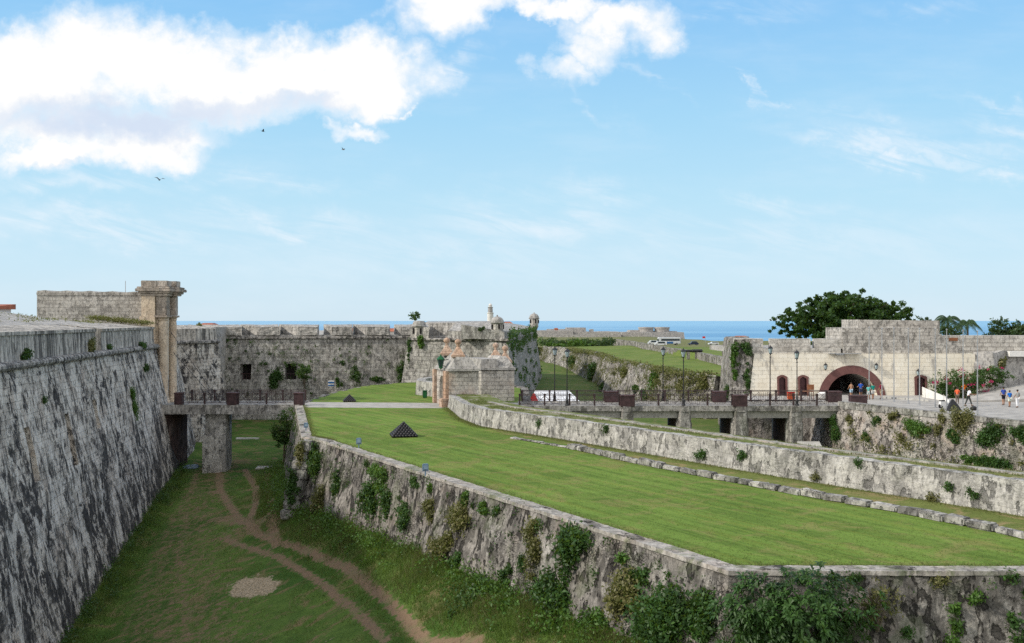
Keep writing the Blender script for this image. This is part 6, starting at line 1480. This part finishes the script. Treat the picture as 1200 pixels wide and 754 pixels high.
# cirrus wisps
ci = None
for px, py, a, b, sl, k in ((90,215,110,12,0,.7),(110,268,170,22,-.05,.75),(340,262,110,16,-.12,.75),(310,210,110,10,-.05,.5),(620,262,120,28,0,.7),(700,222,60,16,-.1,.55),(880,100,34,5,-.75,.7),(900,110,34,4,-.75,.6),(905,245,90,12,.1,.5),(1010,165,80,10,-.15,.8),(1045,183,50,9,-.1,1.0),(1100,175,90,9,-.25,.7),(1170,210,34,8,-.12,.9),(1190,155,50,10,-.15,.8),(1165,128,50,6,-.1,.6),(1080,160,130,10,-.2,.6),(690,120,50,6,-.5,.4),(770,92,40,6,-.6,.4),(870,10,60,10,0,.5),(535,76,26,14,.3,.95),(1080,15,60,10,.1,.4),(520,300,200,26,0,.4),(900,280,260,30,0,.4)):
    du = t.math('DIVIDE', t.math('SUBTRACT', u, (px-600)/F), a/F); dv0 = t.math('SUBTRACT', t.math('SUBTRACT', v, (376-py)/F), t.math('MULTIPLY', t.math('SUBTRACT', u, (px-600)/F), sl)); dv = t.math('DIVIDE', dv0, b/F)
    e_ = t.math('MULTIPLY', t.math('POWER', 2.718, t.math('MULTIPLY', t.math('ADD', t.math('MULTIPLY', du, du), t.math('MULTIPLY', dv, dv)), -1.0)), k); ci = e_ if ci is None else t.math('MAXIMUM', ci, e_)
nci = t.noise(t.scl(t.n('ShaderNodeVectorRotate', {'Vector': uv, 'Angle': .22}, rotation_type='Z_AXIS').outputs[0], (1, 5.5, 1)), 9, 8, .66, .6)
cim = t.math('MULTIPLY', t.math('MULTIPLY', ci, t.mr(nci, .34, .66)), t.math('MULTIPLY', front, .8))
veil = t.math('MULTIPLY', t.mr(t.noise(t.scl(uv, (1, 4, 1)), 4, 6, .6), .45, .75), .16)
# shading inside the cumulus: lit tops, blue grey flat bases
base_sh = None
for b_ in ((120,138,150,26,1.1),(240,128,130,20,1.0),(330,125,80,16,.8),(60,140,90,16,.8),(90,198,60,8,.5)):
    bb = t.mr(blob(*b_[:4]), -.6, 1.0, 0, b_[4]); base_sh = bb if base_sh is None else t.math('MAXIMUM', base_sh, bb)
sh_ = t.math('MULTIPLY', base_sh, t.mr(nb_, .3, .62, .55, 1.0), True)
sh_ = t.math('ADD', sh_, t.mr(n1, .42, .30, 0, .25), True)
ccol = t.mix(sh_, (.97, .965, .955), (.64, .73, .87))
skyc = t.mix(t.math('ADD', cim, veil, True), skyc, (.84, .90, .96)); skyc = t.mix(t.math('MULTIPLY', t.math('MULTIPLY', t.mr(t.math('ADD', cum, t.math('MULTIPLY', t.math('SUBTRACT', n1, .5), 2.0)), -1.1, .5), front), .62), skyc, (.80, .88, .96)); skyc = t.mix(mask, skyc, ccol)
# unseen broken cloud added overhead and behind the camera to lift and whiten ambient
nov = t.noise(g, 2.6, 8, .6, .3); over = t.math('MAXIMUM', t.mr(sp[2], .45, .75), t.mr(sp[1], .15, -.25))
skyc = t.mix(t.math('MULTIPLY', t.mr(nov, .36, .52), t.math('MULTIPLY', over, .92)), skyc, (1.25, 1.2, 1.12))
below = t.mr(sp[2], -.02, 0)
skyc = t.mix(below, (.22, .30, .36), skyc)
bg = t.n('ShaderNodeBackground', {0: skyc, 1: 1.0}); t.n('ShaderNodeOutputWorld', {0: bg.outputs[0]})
sl = bpy.data.lights.new('sun', 'SUN'); sl.energy = 3.3; sl.angle = R(2); sl.color = (1, .93, .82); so = bpy.data.objects.new('sun', sl); COL.objects.link(so)
tosun = Vector((-.97, -.22, 0)).normalized()*math.cos(EL)+Vector((0, 0, math.sin(EL))); so.rotation_euler = tosun.to_track_quat('Z', 'Y').to_euler(); so.location = (-50, -20, 80)
cd = bpy.data.cameras.new('camera'); co = bpy.data.objects.new('camera', cd); COL.objects.link(co); sc.camera = co
cd.lens = 35; cd.sensor_width = 36; cd.clip_end = 250000; cd.clip_start = .5; cd.shift_y = -1/1200
co.location = CAM; co.rotation_euler = (R(90), 0, 0)
sc.view_settings.view_transform = 'Standard'; sc.view_settings.look = 'None'; sc.view_settings.gamma = 1; sc.view_settings.use_curve_mapping = False; sc.view_settings.exposure = 0.08
sc.cycles.max_bounces = 5; sc.cycles.diffuse_bounces = 3; sc.cycles.glossy_bounces = 2; sc.cycles.transmission_bounces = 2; sc.cycles.use_denoising = False

# lawn tufts
pts = []
while len(pts) < 36000:
    y = 34.5+45*random.random()**1.6; x0 = interp(y, [33.7, 70.4, 72.6, 100], [7.6, -13, -14.8, -21]); x1 = interp(y, [33, 43.3, 54.8, 66.4, 72.9, 80], [29, 22, 14, 6.6, 2.3, -2.6]); x = random.uniform(x0+.6, x1-.1)
    if .35*nz((x, y, 0), .9) + nz((x, y, 0), 4.0, 2) > .0: pts.append((x, y, 0))
n_ = len(pts)//3
blades('lawn_grass', pts[:2*n_], .04, .02, 'blade2', .6, label='short mown grass tufts over the near lawn', cat='grass', kind='stuff')
blades('lawn_dry_grass', pts[2*n_:], .04, .02, 'bladedry', .6, label='straw coloured grass tips over the near lawn', cat='grass', kind='stuff')
